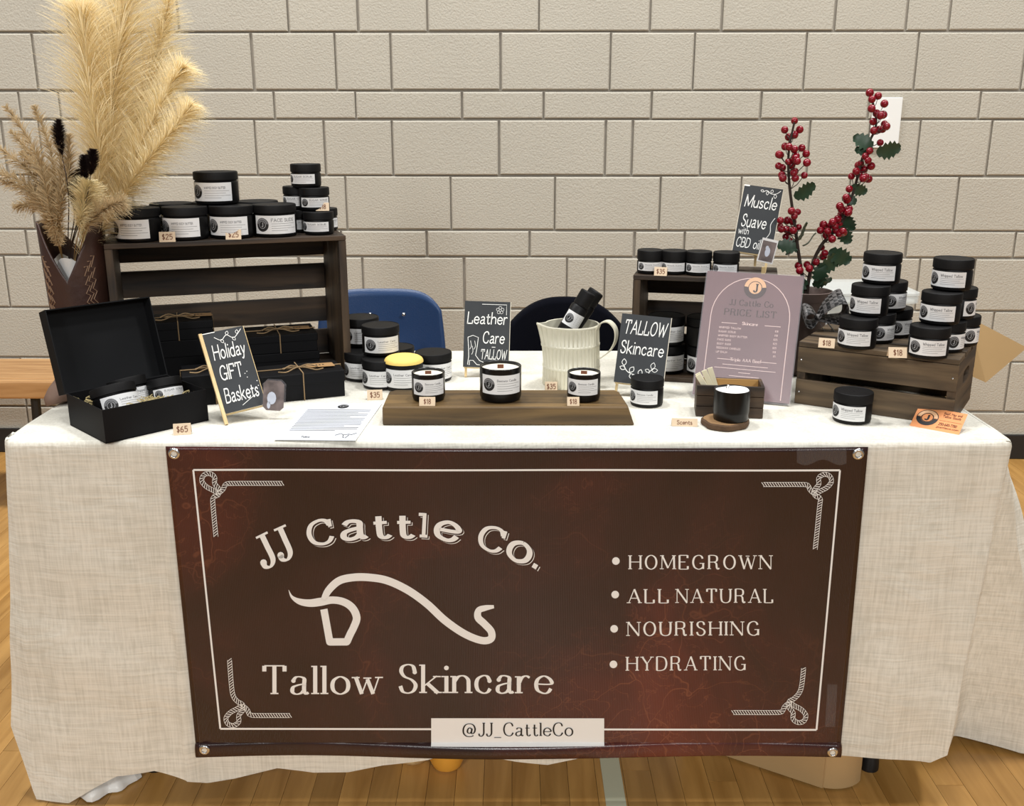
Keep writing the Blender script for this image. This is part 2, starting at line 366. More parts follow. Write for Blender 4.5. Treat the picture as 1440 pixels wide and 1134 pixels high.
# ------------------------------------------------------------------ lettering: stroke skeletons (cap height 1)
G = {
'A': (.72, 'lt 0 0 .36 1|lk .36 1 .72 0|l .13 .35 .59 .35', '0 0 .72 0'),
'B': (.6, 'l 0 0 0 1|c 0 1 .35 .99 .5 .9 .5 .63 .35 .54 0 .53|c 0 .53 .38 .52 .58 .42 .58 .12 .38 .01 0 0', ''),
'C': (.66, 'c .64 .74 .55 .94 .35 1 .1 .86 0 .5 .1 .14 .35 0 .55 .06 .66 .25', ''),
'D': (.68, 'l 0 0 0 1|c 0 1 .32 .99 .58 .86 .68 .5 .58 .14 .32 .01 0 0', ''),
'E': (.56, 'l 0 0 0 1|l 0 1 .54 1 .54 .8|l 0 .52 .4 .52|l 0 0 .56 0 .56 .22', ''),
'F': (.54, 'l 0 0 0 1|l 0 1 .54 1 .54 .8|l 0 .52 .4 .52', '0 0'),
'G': (.72, 'c .64 .76 .55 .94 .35 1 .1 .86 0 .5 .1 .14 .35 0 .55 .05 .68 .18|l .68 .42 .68 .02|l .44 .42 .76 .42', ''),
'H': (.7, 'l 0 0 0 1|l .7 0 .7 1|l 0 .52 .7 .52', '0 0 0 1 .7 0 .7 1'),
'I': (.0, 'l 0 0 0 1', '0 0 0 1'),
'J': (.36, 'c .36 1 .36 .6 .35 .16 .2 -.02 .05 .03 .02 .18', '.36 1'),
'K': (.68, 'l 0 0 0 1|lt .62 1 0 .42|lk .2 .58 .66 0', '0 0 0 1 .66 0 .62 1'),
'L': (.54, 'l 0 0 0 1|l 0 0 .54 0 .54 .24', '0 1'),
'M': (.84, 'lt 0 0 .02 1|lk .02 1 .42 .08|lt .42 .08 .82 1|lk .82 1 .84 0', '0 0 .02 1 .82 1 .84 0'),
'N': (.72, 'lt 0 0 0 1|lk 0 1 .72 0|lt .72 0 .72 1', '0 0 .0 1 .72 1'),
'O': (.72, 'o .36 1 .1 .85 0 .5 .1 .15 .36 0 .62 .15 .72 .5 .62 .85', ''),
'P': (.58, 'l 0 0 0 1|c 0 1 .35 .99 .54 .88 .54 .6 .35 .48 0 .47', '0 0'),
'R': (.66, 'l 0 0 0 1|c 0 1 .35 .99 .52 .88 .52 .62 .35 .52 0 .51|ck .34 .51 .48 .4 .52 .1 .6 .0 .68 .08', '0 0'),
'S': (.52, 'c .48 .76 .42 .94 .26 1 .08 .93 .03 .76 .14 .58 .38 .46 .51 .28 .44 .08 .26 0 .08 .06 0 .25', ''),
'T': (.66, 'l .33 0 .33 1|l 0 .8 0 1 .66 1 .66 .8', '.33 0'),
'U': (.68, 'c 0 1 0 .4 .08 .1 .33 0 .58 .1 .66 .4 .66 1', '0 1 .66 1'),
'V': (.7, 'lk 0 1 .36 0|lt .36 0 .7 1', '0 1 .7 1'),
'W': (1.0, 'lk 0 1 .28 0|lt .28 0 .5 .85|lk .5 .85 .76 0|lt .76 0 1.0 1', '0 1 .5 .97 1.0 1'),
'X': (.68, 'lk 0 1 .68 0|lt 0 0 .68 1', ''),
'Y': (.7, 'lk 0 1 .35 .48|lt .7 1 .35 .48|lk .35 .48 .35 0', '0 1 .7 1 .35 0'),
'Z': (.6, 'l 0 1 .6 1|lk .6 1 0 0|l 0 0 .6 0', ''),
'a': (.48, 'c .05 .5 .14 .6 .28 .61 .4 .54 .4 .35 .4 .12 .46 .01 .54 .06|c .4 .36 .2 .32 .04 .24 .02 .08 .14 0 .3 .04 .4 .16', ''),
'b': (.5, 'l 0 0 0 1|c 0 .4 .12 .58 .3 .6 .48 .45 .48 .16 .3 0 .12 .03 0 .18', ''),
'c': (.46, 'c .44 .46 .36 .59 .22 .61 .05 .5 0 .3 .06 .1 .24 0 .38 .04 .46 .16', ''),
'd': (.5, 'l .48 0 .48 1|c .48 .4 .36 .58 .18 .6 0 .45 0 .16 .18 0 .36 .03 .48 .18', ''),
'e': (.5, 'c .02 .33 .49 .33 .46 .5 .26 .61 .06 .5 0 .3 .06 .1 .26 0 .4 .04 .49 .17', ''),
'f': (.34, 'c .4 .9 .32 1 .18 .97 .13 .8 .13 .4 .13 0|l 0 .6 .32 .6', '.13 0'),
'g': (.48, 'c .46 .42 .36 .58 .2 .6 .03 .45 .03 .2 .2 .06 .36 .1 .46 .26|c .46 .6 .46 .1 .42 -.22 .22 -.3 .04 -.2', ''),
'h': (.5, 'l 0 0 0 1|c 0 .38 .14 .57 .32 .6 .46 .48 .48 .3 .48 0', '0 0 .48 0 0 1'),
'i': (.06, 'l .04 0 .04 .6|d .04 .88', '.04 0'),
'j': (.1, 'c .08 .6 .08 .0 .0 -.25 -.12 -.25|d .08 .88', ''),
'k': (.5, 'l 0 0 0 1|lt .46 .6 0 .22|lk .14 .34 .5 0', '0 0 .5 0 0 1 .46 .6'),
'l': (.06, 'l .04 0 .04 1', '.04 0 .04 1'),
'm': (.84, 'l 0 0 0 .6|c 0 .38 .12 .57 .27 .6 .39 .48 .4 .3 .4 0|c .4 .38 .53 .57 .68 .6 .8 .48 .82 .3 .82 0', '0 0 .4 0 .82 0'),
'n': (.5, 'l 0 0 0 .6|c 0 .38 .14 .57 .32 .6 .46 .48 .48 .3 .48 0', '0 0 .48 0 '),
'o': (.52, 'o .26 .61 .06 .5 0 .3 .06 .1 .26 0 .46 .1 .52 .3 .46 .5', ''),
'p': (.5, 'l 0 -.3 0 .6|c 0 .4 .12 .58 .3 .6 .48 .45 .48 .16 .3 0 .12 .03 0 .18', '0 -.3'),
'r': (.34, 'l 0 0 0 .6|c 0 .34 .1 .54 .24 .61 .36 .55', '0 0'),
's': (.38, 'c .35 .47 .28 .59 .16 .61 .03 .52 .06 .38 .2 .31 .35 .22 .36 .08 .2 0 .06 .03 0 .14', ''),
't': (.34, 'c .13 .86 .13 .3 .16 .06 .28 0 .38 .1|l 0 .6 .32 .6', ''),
'u': (.5, 'c 0 .6 0 .25 .08 .05 .22 0 .38 .06 .47 .25|l .48 .6 .48 0', ''),
'v': (.48, 'lk 0 .6 .24 0|lt .24 0 .48 .6', '0 .6 .48 .6'),
'w': (.76, 'lk 0 .6 .2 0|lt .2 0 .38 .52|lk .38 .52 .57 0|lt .57 0 .76 .6', '0 .6 .38 .58 .76 .6'),
'x': (.46, 'lk 0 .6 .46 0|lt 0 0 .46 .6', ''),
'y': (.46, 'lk 0 .6 .22 0|c .46 .6 .24 .05 .1 -.28 -.06 -.24', ''),
'z': (.42, 'l 0 .6 .42 .6|lk .42 .6 0 0|l 0 0 .42 0', ''),
'0': (.5, 'o .25 1 .06 .85 0 .5 .06 .15 .25 0 .44 .15 .5 .5 .44 .85', ''),
'1': (.2, 'l 0 .8 .15 1 .15 0', ''),
'2': (.5, 'c .02 .74 .1 .95 .26 1 .44 .9 .44 .68 .26 .4 0 0|l 0 0 .5 0', ''),
'3': (.46, 'c .03 .85 .2 1 .4 .93 .4 .65 .16 .53|c .16 .53 .42 .48 .48 .2 .3 .01 .1 .02 0 .16', ''),
'4': (.5, 'l .38 0 .38 1 0 .3 .5 .3', ''),
'5': (.46, 'l .42 1 .08 1 .05 .55|c .05 .55 .25 .63 .46 .48 .44 .15 .25 0 .02 .08', ''),
'6': (.46, 'c .4 .95 .15 .8 .02 .45 .06 .08 .25 0 .44 .14 .42 .4 .25 .52 .05 .4', ''),
'7': (.46, 'l 0 1 .46 1 .15 0', ''),
'8': (.46, 'o .23 1 .05 .9 .06 .65 .23 .53 .42 .38 .44 .12 .23 0 .03 .12 .04 .38 .23 .53 .4 .65 .41 .9', ''),
'9': (.46, 'o .23 1 .04 .88 .04 .6 .23 .48 .42 .6 .42 .88|l .43 .75 .36 0', ''),
'$': (.46, 'c .42 .8 .3 .9 .12 .88 .04 .72 .2 .55 .4 .4 .42 .2 .25 .08 .04 .2|l .23 1.05 .23 -.08', ''),
'@': (.95, 'c .64 .52 .5 .62 .36 .5 .34 .28 .5 .2 .62 .34 .66 .56|c .66 .56 .62 .24 .72 .18 .84 .3 .88 .55 .76 .82 .5 .92 .2 .84 .04 .55 .06 .2 .28 -.02 .6 -.04 .76 .04', ''),
'_': (.5, 'l 0 -.12 .5 -.12', ''), '-': (.25, 'l 0 .35 .25 .35', ''), '.': (.08, 'd .04 .05', ''), ':': (.08, 'd .04 .05|d .04 .45', ''),
"'": (.05, 'l .03 1 .03 .8', ''), ',': (.06, 'l .05 .05 0 -.12', ''), '&': (.6, 'c .6 .4 .4 .05 .2 0 .02 .15 .1 .4 .36 .65 .34 .92 .2 .95 .12 .75 .3 .4 .6 0', ''),
' ': (.3, '', ''), '/': (.35, 'l 0 0 .35 1', ''), '*': (.1, 'd .05 .4', '')}
def ribbon(mb, P, W, mp, caps=True):
    """flat stroke along 2-D points P with widths W, placed in space by mp(x, y)"""
    n = len(P)
    if n < 2: return
    k = len(mb.V)
    for i, p in enumerate(P):
        a = P[max(i - 1, 0)]; b = P[min(i + 1, n - 1)]
        dx, dy = b[0] - a[0], b[1] - a[1]; l = math.hypot(dx, dy) or 1e-9
        nx, ny = -dy / l * W[i] / 2, dx / l * W[i] / 2
        mb.V.append(tuple(mp(p[0] + nx, p[1] + ny))); mb.V.append(tuple(mp(p[0] - nx, p[1] - ny)))
    for i in range(n - 1): mb.F.append((k + 2 * i, k + 2 * i + 1, k + 2 * i + 3, k + 2 * i + 2))
def disc(mb, x, y, r, mp, n=10, ry=None):
    k = len(mb.V); ry = ry or r
    for i in range(n): a = 2 * math.pi * i / n; mb.V.append(tuple(mp(x + r * math.cos(a), y + ry * math.sin(a))))
    mb.F.append(tuple(range(k, k + n)))
def arcring(mb, x, y, r0, r1, a0, a1, mp, n=14):
    k = len(mb.V)
    for i in range(n + 1):
        a = R(a0 + (a1 - a0) * i / n)
        mb.V.append(tuple(mp(x + r0 * math.cos(a), y + r0 * math.sin(a)))); mb.V.append(tuple(mp(x + r1 * math.cos(a), y + r1 * math.sin(a))))
    for i in range(n): mb.F.append((k + 2 * i, k + 2 * i + 1, k + 2 * i + 3, k + 2 * i + 2))
def glyph(mb, ch, mp, h, wt=.12, th=None, serif=0, seg=4, ball=False):
    """one letter, skeleton scaled by h; mp maps letter-space metres"""
    w, st, sf = G.get(ch, G[' ']); th = th if th is not None else wt
    for s in st.split('|'):
        if not s: continue
        q = s.split(); kind = q[0][0]; force = q[0][1:]; c = [float(t) for t in q[1:]]
        P = [(c[i], c[i + 1]) for i in range(0, len(c), 2)]
        if kind == 'd': disc(mb, P[0][0] * h, P[0][1] * h, wt * h * .62, mp, 8); continue
        if kind in 'co': P = [(p.x, p.y) for p in catmull([(a, b, 0) for a, b in P], seg, kind == 'o')]
        runs = [P] if kind in 'co' else [[P[i], P[i + 1]] for i in range(len(P) - 1)]
        for rn in runs:
            W = []
            for i in range(len(rn)):
                a = rn[max(i - 1, 0)]; b = rn[min(i + 1, len(rn) - 1)]
                dx, dy = b[0] - a[0], b[1] - a[1]; l = math.hypot(dx, dy) or 1
                f = min(1, (abs(dy) / l) ** 1.6)
                if force == 't': f = 0
                if force == 'k': f = max(f, .9) if kind == 'l' else f
                if force == '' and kind == 'l' and abs(dy) < .02: f = 0
                W.append((th + (wt - th) * f) * h)
            ext = rn
            if kind == 'l' and th == wt:   # monoline: lengthen the ends a little so corners close
                (ax, ay), (bx, by) = rn; l = math.hypot(bx - ax, by - ay) or 1; e = wt * .45
                ext = [(ax - (bx - ax) / l * e, ay - (by - ay) / l * e), (bx + (bx - ax) / l * e, by + (by - ay) / l * e)]
            ribbon(mb, [(a * h, b * h) for a, b in ext], W, mp)
        if ball and kind == 'c' and force == '':
            a = P[0]
            if ch in 'acrsfCSG' : disc(mb, a[0] * h, (a[1] - .03) * h, wt * .55 * h, mp, 10)
            if ch in 'J' and serif: disc(mb, P[-1][0] * h + .02 * h, P[-1][1] * h, wt * .62 * h, mp, 10)
            if ch in 'SsG': pass
    if serif and sf:
        c = [float(t) for t in sf.split()]
        for i in range(0, len(c) - 1, 2):
            x, y = c[i] * h, c[i + 1] * h; d = th * .5 * h * (1 if y <= 0.01 else -1)
            x0, x1 = x - serif * h, x + serif * h
            if ch in 'lhbdk' and y > .9 * h: x1 = x + wt * .4 * h
            if ch in 'iln' and .5 * h < y < .7 * h: x1 = x
            ribbon(mb, [(x0, y + d), (x1, y + d)], [th * h, th * h], mp)
    if serif and ch in 'nmri' :   # small flag at the stem top
        ribbon(mb, [(-serif * h, (.6 - th * .5) * h), (wt * .4 * h, (.6 - th * .5) * h)], [th * h] * 2, mp)
def text_w(t, h, sp_): return sum(G.get(c, G[' '])[0] * h + sp_ * h for c in t) - sp_ * h
def text(mb, t, x, y, h, mp, wt=.12, th=None, serif=0, sp_=.2, width=None, align='l', seg=4, ball=False, slant=0):
    w = text_w(t, h, sp_); k = 1.0
    if width: k = width / w
    X = x - (w * k / 2 if align == 'c' else (w * k if align == 'r' else 0)); cx = 0
    for c in t:
        glyph(mb, c, (lambda a, b, X0=X + cx * k: mp(X0 + a * k + slant * b, y + b)), h, wt, th, serif, seg, ball)
        cx += G.get(c, G[' '])[0] * h + sp_ * h
def poly(mb, pts, mp):
    k = len(mb.V)
    for p in pts: mb.V.append(tuple(mp(*p)))
    mb.F.append(tuple(range(k, k + len(pts))))
def emblem(dark, light, mid, x, y, r, mp, J=True):
    """round maker's mark: dark disc, paler upper band, centre ring with a letter J"""
    for q in range(5): arcring(dark, x, y, r * q / 5 + 1e-6, r * (q + 1) / 5, 0, 360, mp(0), 20)
    arcring(mid, x, y, r * .66, r * .94, 8, 172, mp(1), 12)
    arcring(light, x, y, r * .50, r * .57, 0, 360, mp(1), 16)
    if J: glyph(light, 'J', lambda a, b: mp(1)(x - .10 * r + a, y - .27 * r + b), r * .54, .22, .14, .14, 3)

# ------------------------------------------------------------------ THE SETTING
WROT = R(-1.2); WY = 3.77
wall = thing('wall_back', None, None, (0, WY, 0), WROT); del_keys = None
wall['kind'] = 'structure'; wall['label'] = 'beige painted concrete block wall behind the table'
def wall_x(u, v):
    d = ray(u, v); n = Vector((math.sin(-WROT), math.cos(WROT), 0))   # plane normal
    ex = Vector((math.cos(WROT), math.sin(WROT), 0)); nn = Vector((-math.sin(WROT), math.cos(WROT), 0))
    k = (Vector((0, WY, 0)).dot(nn)) / d.dot(nn)
    return (Vector((d.x * k, d.y * k, 0)) - Vector((0, WY, 0))).dot(ex)
mb = MB().box((0, 0.06, 1.3), (7.2, 0.10, 2.62)); obj('mortar', mb, M_mortar, wall)
courses = [(1.79, 1.99, -60, [60, 210, 330, 480, 640, 800, 950, 1100, 1250, 1400]),
 (1.59, 1.79, 20, [94, 250, 405, 503, 601, 758, 915, 1016, 1175, 1276, 1336]),
 (1.39, 1.59, 88, [49, 202, 355, 472, 550, 704, 858, 976, 1132, 1289, 1440]),
 (1.29, 1.39, 150, [27, 84, 235, 386, 500, 650, 764, 916, 1070, 1222, 1378]),
 (1.09, 1.29, 210, [6, 58, 215, 360, 457, 552, 702, 851, 889, 986, 1137, 1221, 1291, 1391]),
 (0.89, 1.09, 287, [45, 187, 336, 487, 634, 780, 928, 1041, 1193, 1345]),
 (0.79, 0.89, 345, [38, 190, 340, 480, 600, 745, 892, 962, 1110, 1220, 1275, 1427]),
 (0.59, 0.79, 400, [10, 155, 297, 332, 422, 511, 653, 797, 850, 995, 1140, 1291, 1368]),
 (0.39, 0.59, 470, [-60, 85, 230, 374, 409, 550, 695, 840, 985, 1130, 1262, 1395]),
 (0.19, 0.39, 540, [33, 180, 320, 460, 600, 745, 890, 1030, 1170, 1290, 1417]),
 (-0.01, 0.19, 600, [41, 190, 330, 470, 610, 750, 890, 1040, 1190, 1330])]
blk = []
for z0, z1, v, us in courses:
    xs = [wall_x(u, v) for u in us]
    while xs[0] > -3.35: xs.insert(0, xs[0] - 0.4)
    while xs[-1] < 3.35: xs.append(xs[-1] + 0.4)
    blk += [(xs[i], xs[i + 1], max(z0, 0.0), z1) for i in range(len(xs) - 1)]
for z0 in (1.99, 2.19, 2.39):
    o_ = 0.2 if int(z0 * 5) % 2 else 0
    blk += [(-3.3 + o_ + .4 * i, -2.9 + o_ + .4 * i, z0, z0 + 0.2) for i in range(16)]
for (x0, x1, z0, z1) in blk:
    g = 0.0038; j = lambda: random.uniform(-.0012, .0012); f = -0.001 + random.uniform(-.0015, .001); bv = 0.004
    a, b, c, d = x0 + g + j(), x1 - g + j(), z0 + g + j(), z1 - g + j()
    m_ = MB(); V = []
    for (yy, q) in ((0.012, 0), (f + 0.003, 0), (f, bv)):
        V += [(a + q, yy, c + q), (b - q, yy, c + q), (b - q, yy, d - q), (a + q, yy, d - q)]
    Fc = [(8, 9, 10, 11)]
    for k in (0, 4):
        for i in range(4): Fc.append((k + i, k + (i + 1) % 4, k + 4 + (i + 1) % 4, k + 4 + i))
    m_.add(V, Fc); obj('block', m_, M_wall, wall)
mb = MB().box((0, -0.008, 0.05), (7.0, 0.012, 0.10)); o = obj('baseboard_back', mb, M_base, None, bevel=0.003); o.location = (0, WY, 0); o.rotation_euler = (0, 0, WROT); o['kind'] = 'structure'
# floor: maple strips running away from the camera
floor = thing('floor', None, None, (0, 0, 0)); floor['kind'] = 'structure'; floor['label'] = 'varnished maple strip gym floor'
obj('subfloor', MB().box((0, 0.4, -0.03), (7.2, 7.0, 0.04)), mat('floor_gap', (70, 46, 22), 0.7), floor)
pw = 0.0572; far = MB(); cnt = 0
def plank(x0, y0, y1):
    m_ = MB(); dz = random.uniform(-.0003, .0); e = .0004
    return m_.box((x0 + pw / 2, (y0 + y1) / 2, -0.005 + dz), (pw - 2 * e, y1 - y0 - 2 * e, 0.01))
for i in range(-30, 30):
    x0 = i * pw; y = 1.25 - random.uniform(0, 0.5)
    while y < 2.05:
        l = random.uniform(0.35, 0.95); y1 = y + l
        if abs(x0) < 1.62: obj('plank', plank(x0, y, y1), M_plank, floor)
        else: q = plank(x0, y, y1); far.add(q.V, q.F)
        y = y1
    k = MB()
    far.add(plank(x0, y, 3.80).V, plank(x0, y, 3.80).F); far.add(*(lambda p: (p.V, p.F))(plank(x0, -3, 0.7)))
for i in list(range(-62, -30)) + list(range(30, 62)):
    q = plank(i * pw, -3, 3.9); far.add(q.V, q.F)
q = MB().box((0, 0.98, -0.006), (60 * pw, 0.6, 0.008)); far.add(q.V, q.F)
o = obj('plank_field', far, M_plank, floor); o['kind'] = 'stuff'
p0, p1 = T(859, 1066, 0.0), T(864, 1134, 0.0)
o = obj('trim_1', MB().box((0, 0, 0.0006), (0.040, 5.0, 0.0012)), M_line); o.location = ((p0.x + p1.x) / 2, 1.2, 0)
o['kind'] = 'structure'; o['label'] = 'white painted court line on the wooden floor'

# ------------------------------------------------------------------ TABLE + CLOTH
tb = thing('folding_table', 'folding table hidden under the linen cloth, black leg cap showing below', 'table', (0, 2.05, 0))
obj('tabletop', MB().box((-0.01, 0, 0.717), (1.80, 0.68, 0.040)), M_whitepl, tb, bevel=0.008)
for x in (-0.74, 0.742):
    for y in (-0.27, 0.27):
        l = obj('leg', MB().tube([(x, y, 0.697), (x, y, 0.03)], 0.0125, 14), M_black_m, tb, smooth=True)
        obj('foot_cap', MB().lathe([(0.019, 0.0), (0.0195, 0.004), (0.017, 0.055), (0.0135, 0.06)], 18, Matrix.Translation((x, y, 0))), M_black_m, l, smooth=True)
    obj('crossbar', MB().tube([(x, -0.27, 0.32), (x, 0.27, 0.32)], 0.010, 10), M_black_m, tb, smooth=True)
YF = 1.694
def lerp_tab(tab, s):
    for i in range(len(tab) - 1):
        if tab[i][0] <= s <= tab[i + 1][0]:
            t = (s - tab[i][0]) / (tab[i + 1][0] - tab[i][0] + 1e-9); t = t * t * (3 - 2 * t) * .5 + t * .5
            return [a + (b - a) * t for a, b in zip(tab[i][1:], tab[i + 1][1:])]
    return list(tab[-1][1:])
hem = [(60, 1150), (100, 1137), (125, 1112), (165, 1091), (215, 1087), (262, 1101), (292, 1102), (330, 1095), (390, 1080), (440, 1088),
       (490, 1087), (540, 1076), (600, 1069), (635, 1061), (680, 1065), (725, 1072), (770, 1075), (830, 1064), (900, 1056), (1000, 1054),
       (1100, 1055), (1180, 1062), (1240, 1066), (1310, 1077)]
tab = [(0, -.925, 2.41, -.95, 2.43, .27), (.45, -.925, 1.96, -.975, 1.98, .27), (.6, -.925, 1.80, -.985, 1.80, .27), (.66, -.922, 1.74, -.96, 1.76, .26),
       (.70, -.918, 1.71, -.985, 1.70, .15), (.73, -.905, 1.696, -.94, 1.668, .006)]
s = .73; px = -.94
for (u, v) in hem:
    yh = 1.687 if 262 < u < 1215 else 1.668; p = PY(u, v, yh); xt = p.x * 0.995; xt = max(-.885, min(.875, xt + .01)); s += max(.004, p.x - px); px = p.x
    tab.append((s, xt, YF, p.x, yh + .002 * math.sin(u * .03), max(.004, p.z)))
e = s
tab += [(e + .04, .892, 1.696, .846, 1.668, .108), (e + .055, .900, 1.700, .856, 1.690, .10), (e + .10, .905, 1.715, .872, 1.80, .06), (e + .16, .906, 1.745, .95, 1.86, .02),
        (e + .22, .907, 1.775, 1.08, 1.82, .006), (e + .32, .907, 1.84, 1.20, 1.80, .004), (e + .45, .907, 1.98, 1.24, 1.92, .004), (e + .60, .906, 2.15, 1.16, 2.16, .02), (e + .85, .906, 2.41, 1.02, 2.43, .08)]
NS, NT = 520, 44
mb = MB(); ring = []
cxm, cym = 0.0, 2.05
for i in range(NS + 1):
    s = tab[-1][0] * i / NS; xt, yt, xb, yb, zb = lerp_tab(tab, s)
    side = -1 if s < .66 else (1 if s > e + .05 else 0)
    nx, ny = (side, 0) if side else (0, -1)
    for j in range(NT + 1):
        t = j / NT
        if j < 4:
            q = (0.012, 0.006, 0.002, 0.0)[j]; z = (0.742, 0.7415, 0.738, 0.731)[j]
            mb.V.append((xt - nx * q * 1.0, yt - ny * q, z))
        else:
            t = (j - 3) / (NT - 3); w = t ** (.75 if s > e + .12 else 1.15)
            x = xt + (xb - xt) * w; y = yt + (yb - yt) * w; z = 0.731 + (zb - 0.731) * t
            am = .0035 * math.sin(s * 21 + 1.3 + 1.5 * t) + .0022 * math.sin(s * 47 + 2 * t) + .0016 * math.sin(s * 9 + z * 22)
            if side: am *= 2.5
            am += .0016 * math.sin(z * 36 + s * 13 + 2 * math.sin(s * 5)) * (1 - t * .3)
            am *= min(1, t * 3.5)
            if abs(x) < .64 and not side: am = am * .2
            mb.V.append((x + nx * am, y + ny * am, z))
n1 = NT + 1
for i in range(NS):
    for j in range(NT):
        a = i * n1 + j; mb.F.append((a, a + 1, a + 1 + n1, a + n1))
# table top sheet
k = len(mb.V); NX, NY2 = 60, 24
for i in range(NX + 1):
    for j in range(NY2 + 1):
        mb.V.append((-.913 + (1.807) * i / NX, 1.706 + (2.41 - 1.706) * j / NY2, 0.7421))
for i in range(NX):
    for j in range(NY2):
        a = k + i * (NY2 + 1) + j; mb.F.append((a, a + NY2 + 1, a + NY2 + 2, a + 1))
mb.box((0, 2.405, 0.60), (1.80, 0.004, 0.27))
o = obj('tablecloth', mb, M_linen, smooth=True, sharp=60)
tag(o, 'natural linen tablecloth with white top draped over the table to the floor', 'tablecloth')

# ------------------------------------------------------------------ BANNER
YB = 1.675
def Bz(u, v): p = PY(u, v, YB); return (p.x, p.z)
bn = thing('banner', 'dark maroon leather-look vinyl banner hung on the front of the tablecloth', 'banner', (0.0, YB, 0.42))
def by(x, z):   # banner surface depth: flat with a soft roll along the hem
    zz = z; d = 0.0
    q = (z - .1145) / .0175
    if abs(q) < 1: d = 0.0135 * math.sqrt(1 - q * q)
    return YB - d * (0.6 + 0.4 * math.cos(x * 7.5)) + .0012 * math.sin(x * 11) * math.cos(z * 9)
tl, tr, bl, br = Bz(233, 628), Bz(1221, 629), Bz(277, 1063), Bz(1181, 1063)
def bfn(a, b):
    top = (tl[0] + (tr[0] - tl[0]) * a, tl[1] + (tr[1] - tl[1]) * a - .0035 * math.sin(a * math.pi)); bot = (bl[0] + (br[0] - bl[0]) * a, bl[1] + .002 * math.sin(a * 9))
    x = top[0] + (bot[0] - top[0]) * b; z = top[1] + (bot[1] - top[1]) * b
    return (x - bn.location.x, by(x, z) - bn.location.y, z - bn.location.z)
obj('vinyl_sheet', MB().grid(lambda a, b: bfn(a, .92 * b / .6 if b < .6 else .92 + .08 * (b - .6) / .4), 120, 120), M_banner, bn, smooth=True, solid=0.0008)
def bmp(off):
    def f(u, v):
        x, z = Bz(u, v); return (x - bn.location.x, by(x, z) - off - bn.location.y, z - bn.location.z)
    return f
b1, b2, b3 = bmp(.0009), bmp(.0014), bmp(.0019)
up = lambda f: (lambda a, b: f(a, -b))
# frame line
mb = MB()
fr = [(272, 661), (1181, 661.5), (1148, 1026.5), (310, 1025)]
for i in range(4):
    a, b = fr[i], fr[(i + 1) % 4]; n = 24
    P = [(a[0] + (b[0] - a[0]) * t / n, a[1] + (b[1] - a[1]) * t / n) for t in range(n + 1)]
    ribbon(mb, P, [2.6] * (n + 1), b1)
obj('frame_line', mb, M_print, bn)
# the four rope corners
def rope(path, mbk):
    P = [(p.x, p.y) for p in catmull([(a, b, 0) for a, b in path], 10)]
    # resample
    L_ = [0]
    for i in range(1, len(P)): L_.append(L_[-1] + math.hypot(P[i][0] - P[i - 1][0], P[i][1] - P[i - 1][1]))
    def at(d):
        for i in range(1, len(P)):
            if L_[i] >= d:
                t = (d - L_[i - 1]) / (L_[i] - L_[i - 1] + 1e-9); a, b = P[i - 1], P[i]
                return (a[0] + (b[0] - a[0]) * t, a[1] + (b[1] - a[1]) * t), math.atan2(b[1] - a[1], b[0] - a[0])
        return P[-1], 0
    ribbon(mbk[1], P, [6.4] * len(P), b1)
    mbk = (MB(), MB()); ribbon(mbk[1], P, [6.4] * len(P), b1)
    d = 0
    while d < L_[-1]:
        (x, y), an = at(d); c, s_ = math.cos(an), math.sin(an)
        q = [(-2.4, -3.0), (1.6, 3.0)]
        pts = [(x + c * a - s_ * b, y + s_ * a + c * b) for a, b in q]
        ribbon(mbk[0], pts, [.95, .95], b2); d += 3.7
    for sg in (-3.0, 3.0):
        Q = []
        for i in range(0, int(L_[-1] / 3) + 1):
            (x, y), an = at(i * 3); Q.append((x - math.sin(an) * sg, y + math.cos(an) * sg))
        ribbon(mbk[0], Q, [.6] * len(Q), b2)
    o = obj('corner_rope', mbk[1], M_bprint, bn); obj('rope_outline', mbk[0], M_print, o)
rp = (MB(), MB())
for (cx_, cy_, sx, sy, hx, vx, vy) in ((293, 673, 1, 1, 104, 11, 82), (1160, 674, -1, 1, 87, 14, 99), (327, 1013, 1, -1, 81, -4, 87), (1124, 1009, -1, -1, 93, -6, 71)):
    rope([(cx_ + sx * a, cy_ + sy * b) for a, b in [(hx, 7), (hx * .7, 7), (38, 7), (25, 8), (21, 15), (14, 20), (6, 16), (-3, 11), (-9, 3), (-6, -5), (2, -7), (9, -2), (9, 7), (15, 15), (14, 23), (7, 27), ((7, 8, 0, -2)[(0 if sx > 0 else 1) + (0 if sy > 0 else 2)], 40), (vx, vy)]], rp)
# bull mark (zoomed sketch units -> photo px)
zq = lambda x, y: (340 + x / 3.13, 700 + y / 3.13)
def brush(mb, pts, mp, seg=8):
    P = catmull([(p[0], p[1], p[2]) for p in pts], seg)
    ribbon(mb, [zq(p.x, p.y) for p in P], [p.z / 3.13 for p in P], mp)
mb = MB()
brush(mb, [(207, 405, 1), (222, 436, 12), (255, 456, 26), (300, 463, 33), (345, 458, 36), (400, 450, 32), (450, 459, 33), (488, 486, 34), (506, 528, 34), (494, 568, 33), (478, 600, 33), (463, 634, 33)], b1)
for a, b in (((463, 634), (388, 634)), ((388, 634), (362, 490))):
    ribbon(mb, [zq(*a), zq(*b)], [32 / 3.13] * 2, b1)
disc(mb, *zq(463, 634), 16 / 3.13, b1, 12); disc(mb, *zq(388, 634), 16 / 3.13, b1, 12)
brush(mb, [(360, 452, 26), (382, 408, 32), (428, 366, 34), (490, 351, 34), (560, 351, 34), (640, 365, 34), (730, 407, 34), (815, 468, 34), (895, 542, 34), (980, 600, 33), (1055, 629, 32), (1096, 622, 32), (1098, 590, 32), (1068, 556, 32), (1040, 528, 32), (1043, 497, 28), (1072, 486, 25), (1110, 480, 14)], b1)
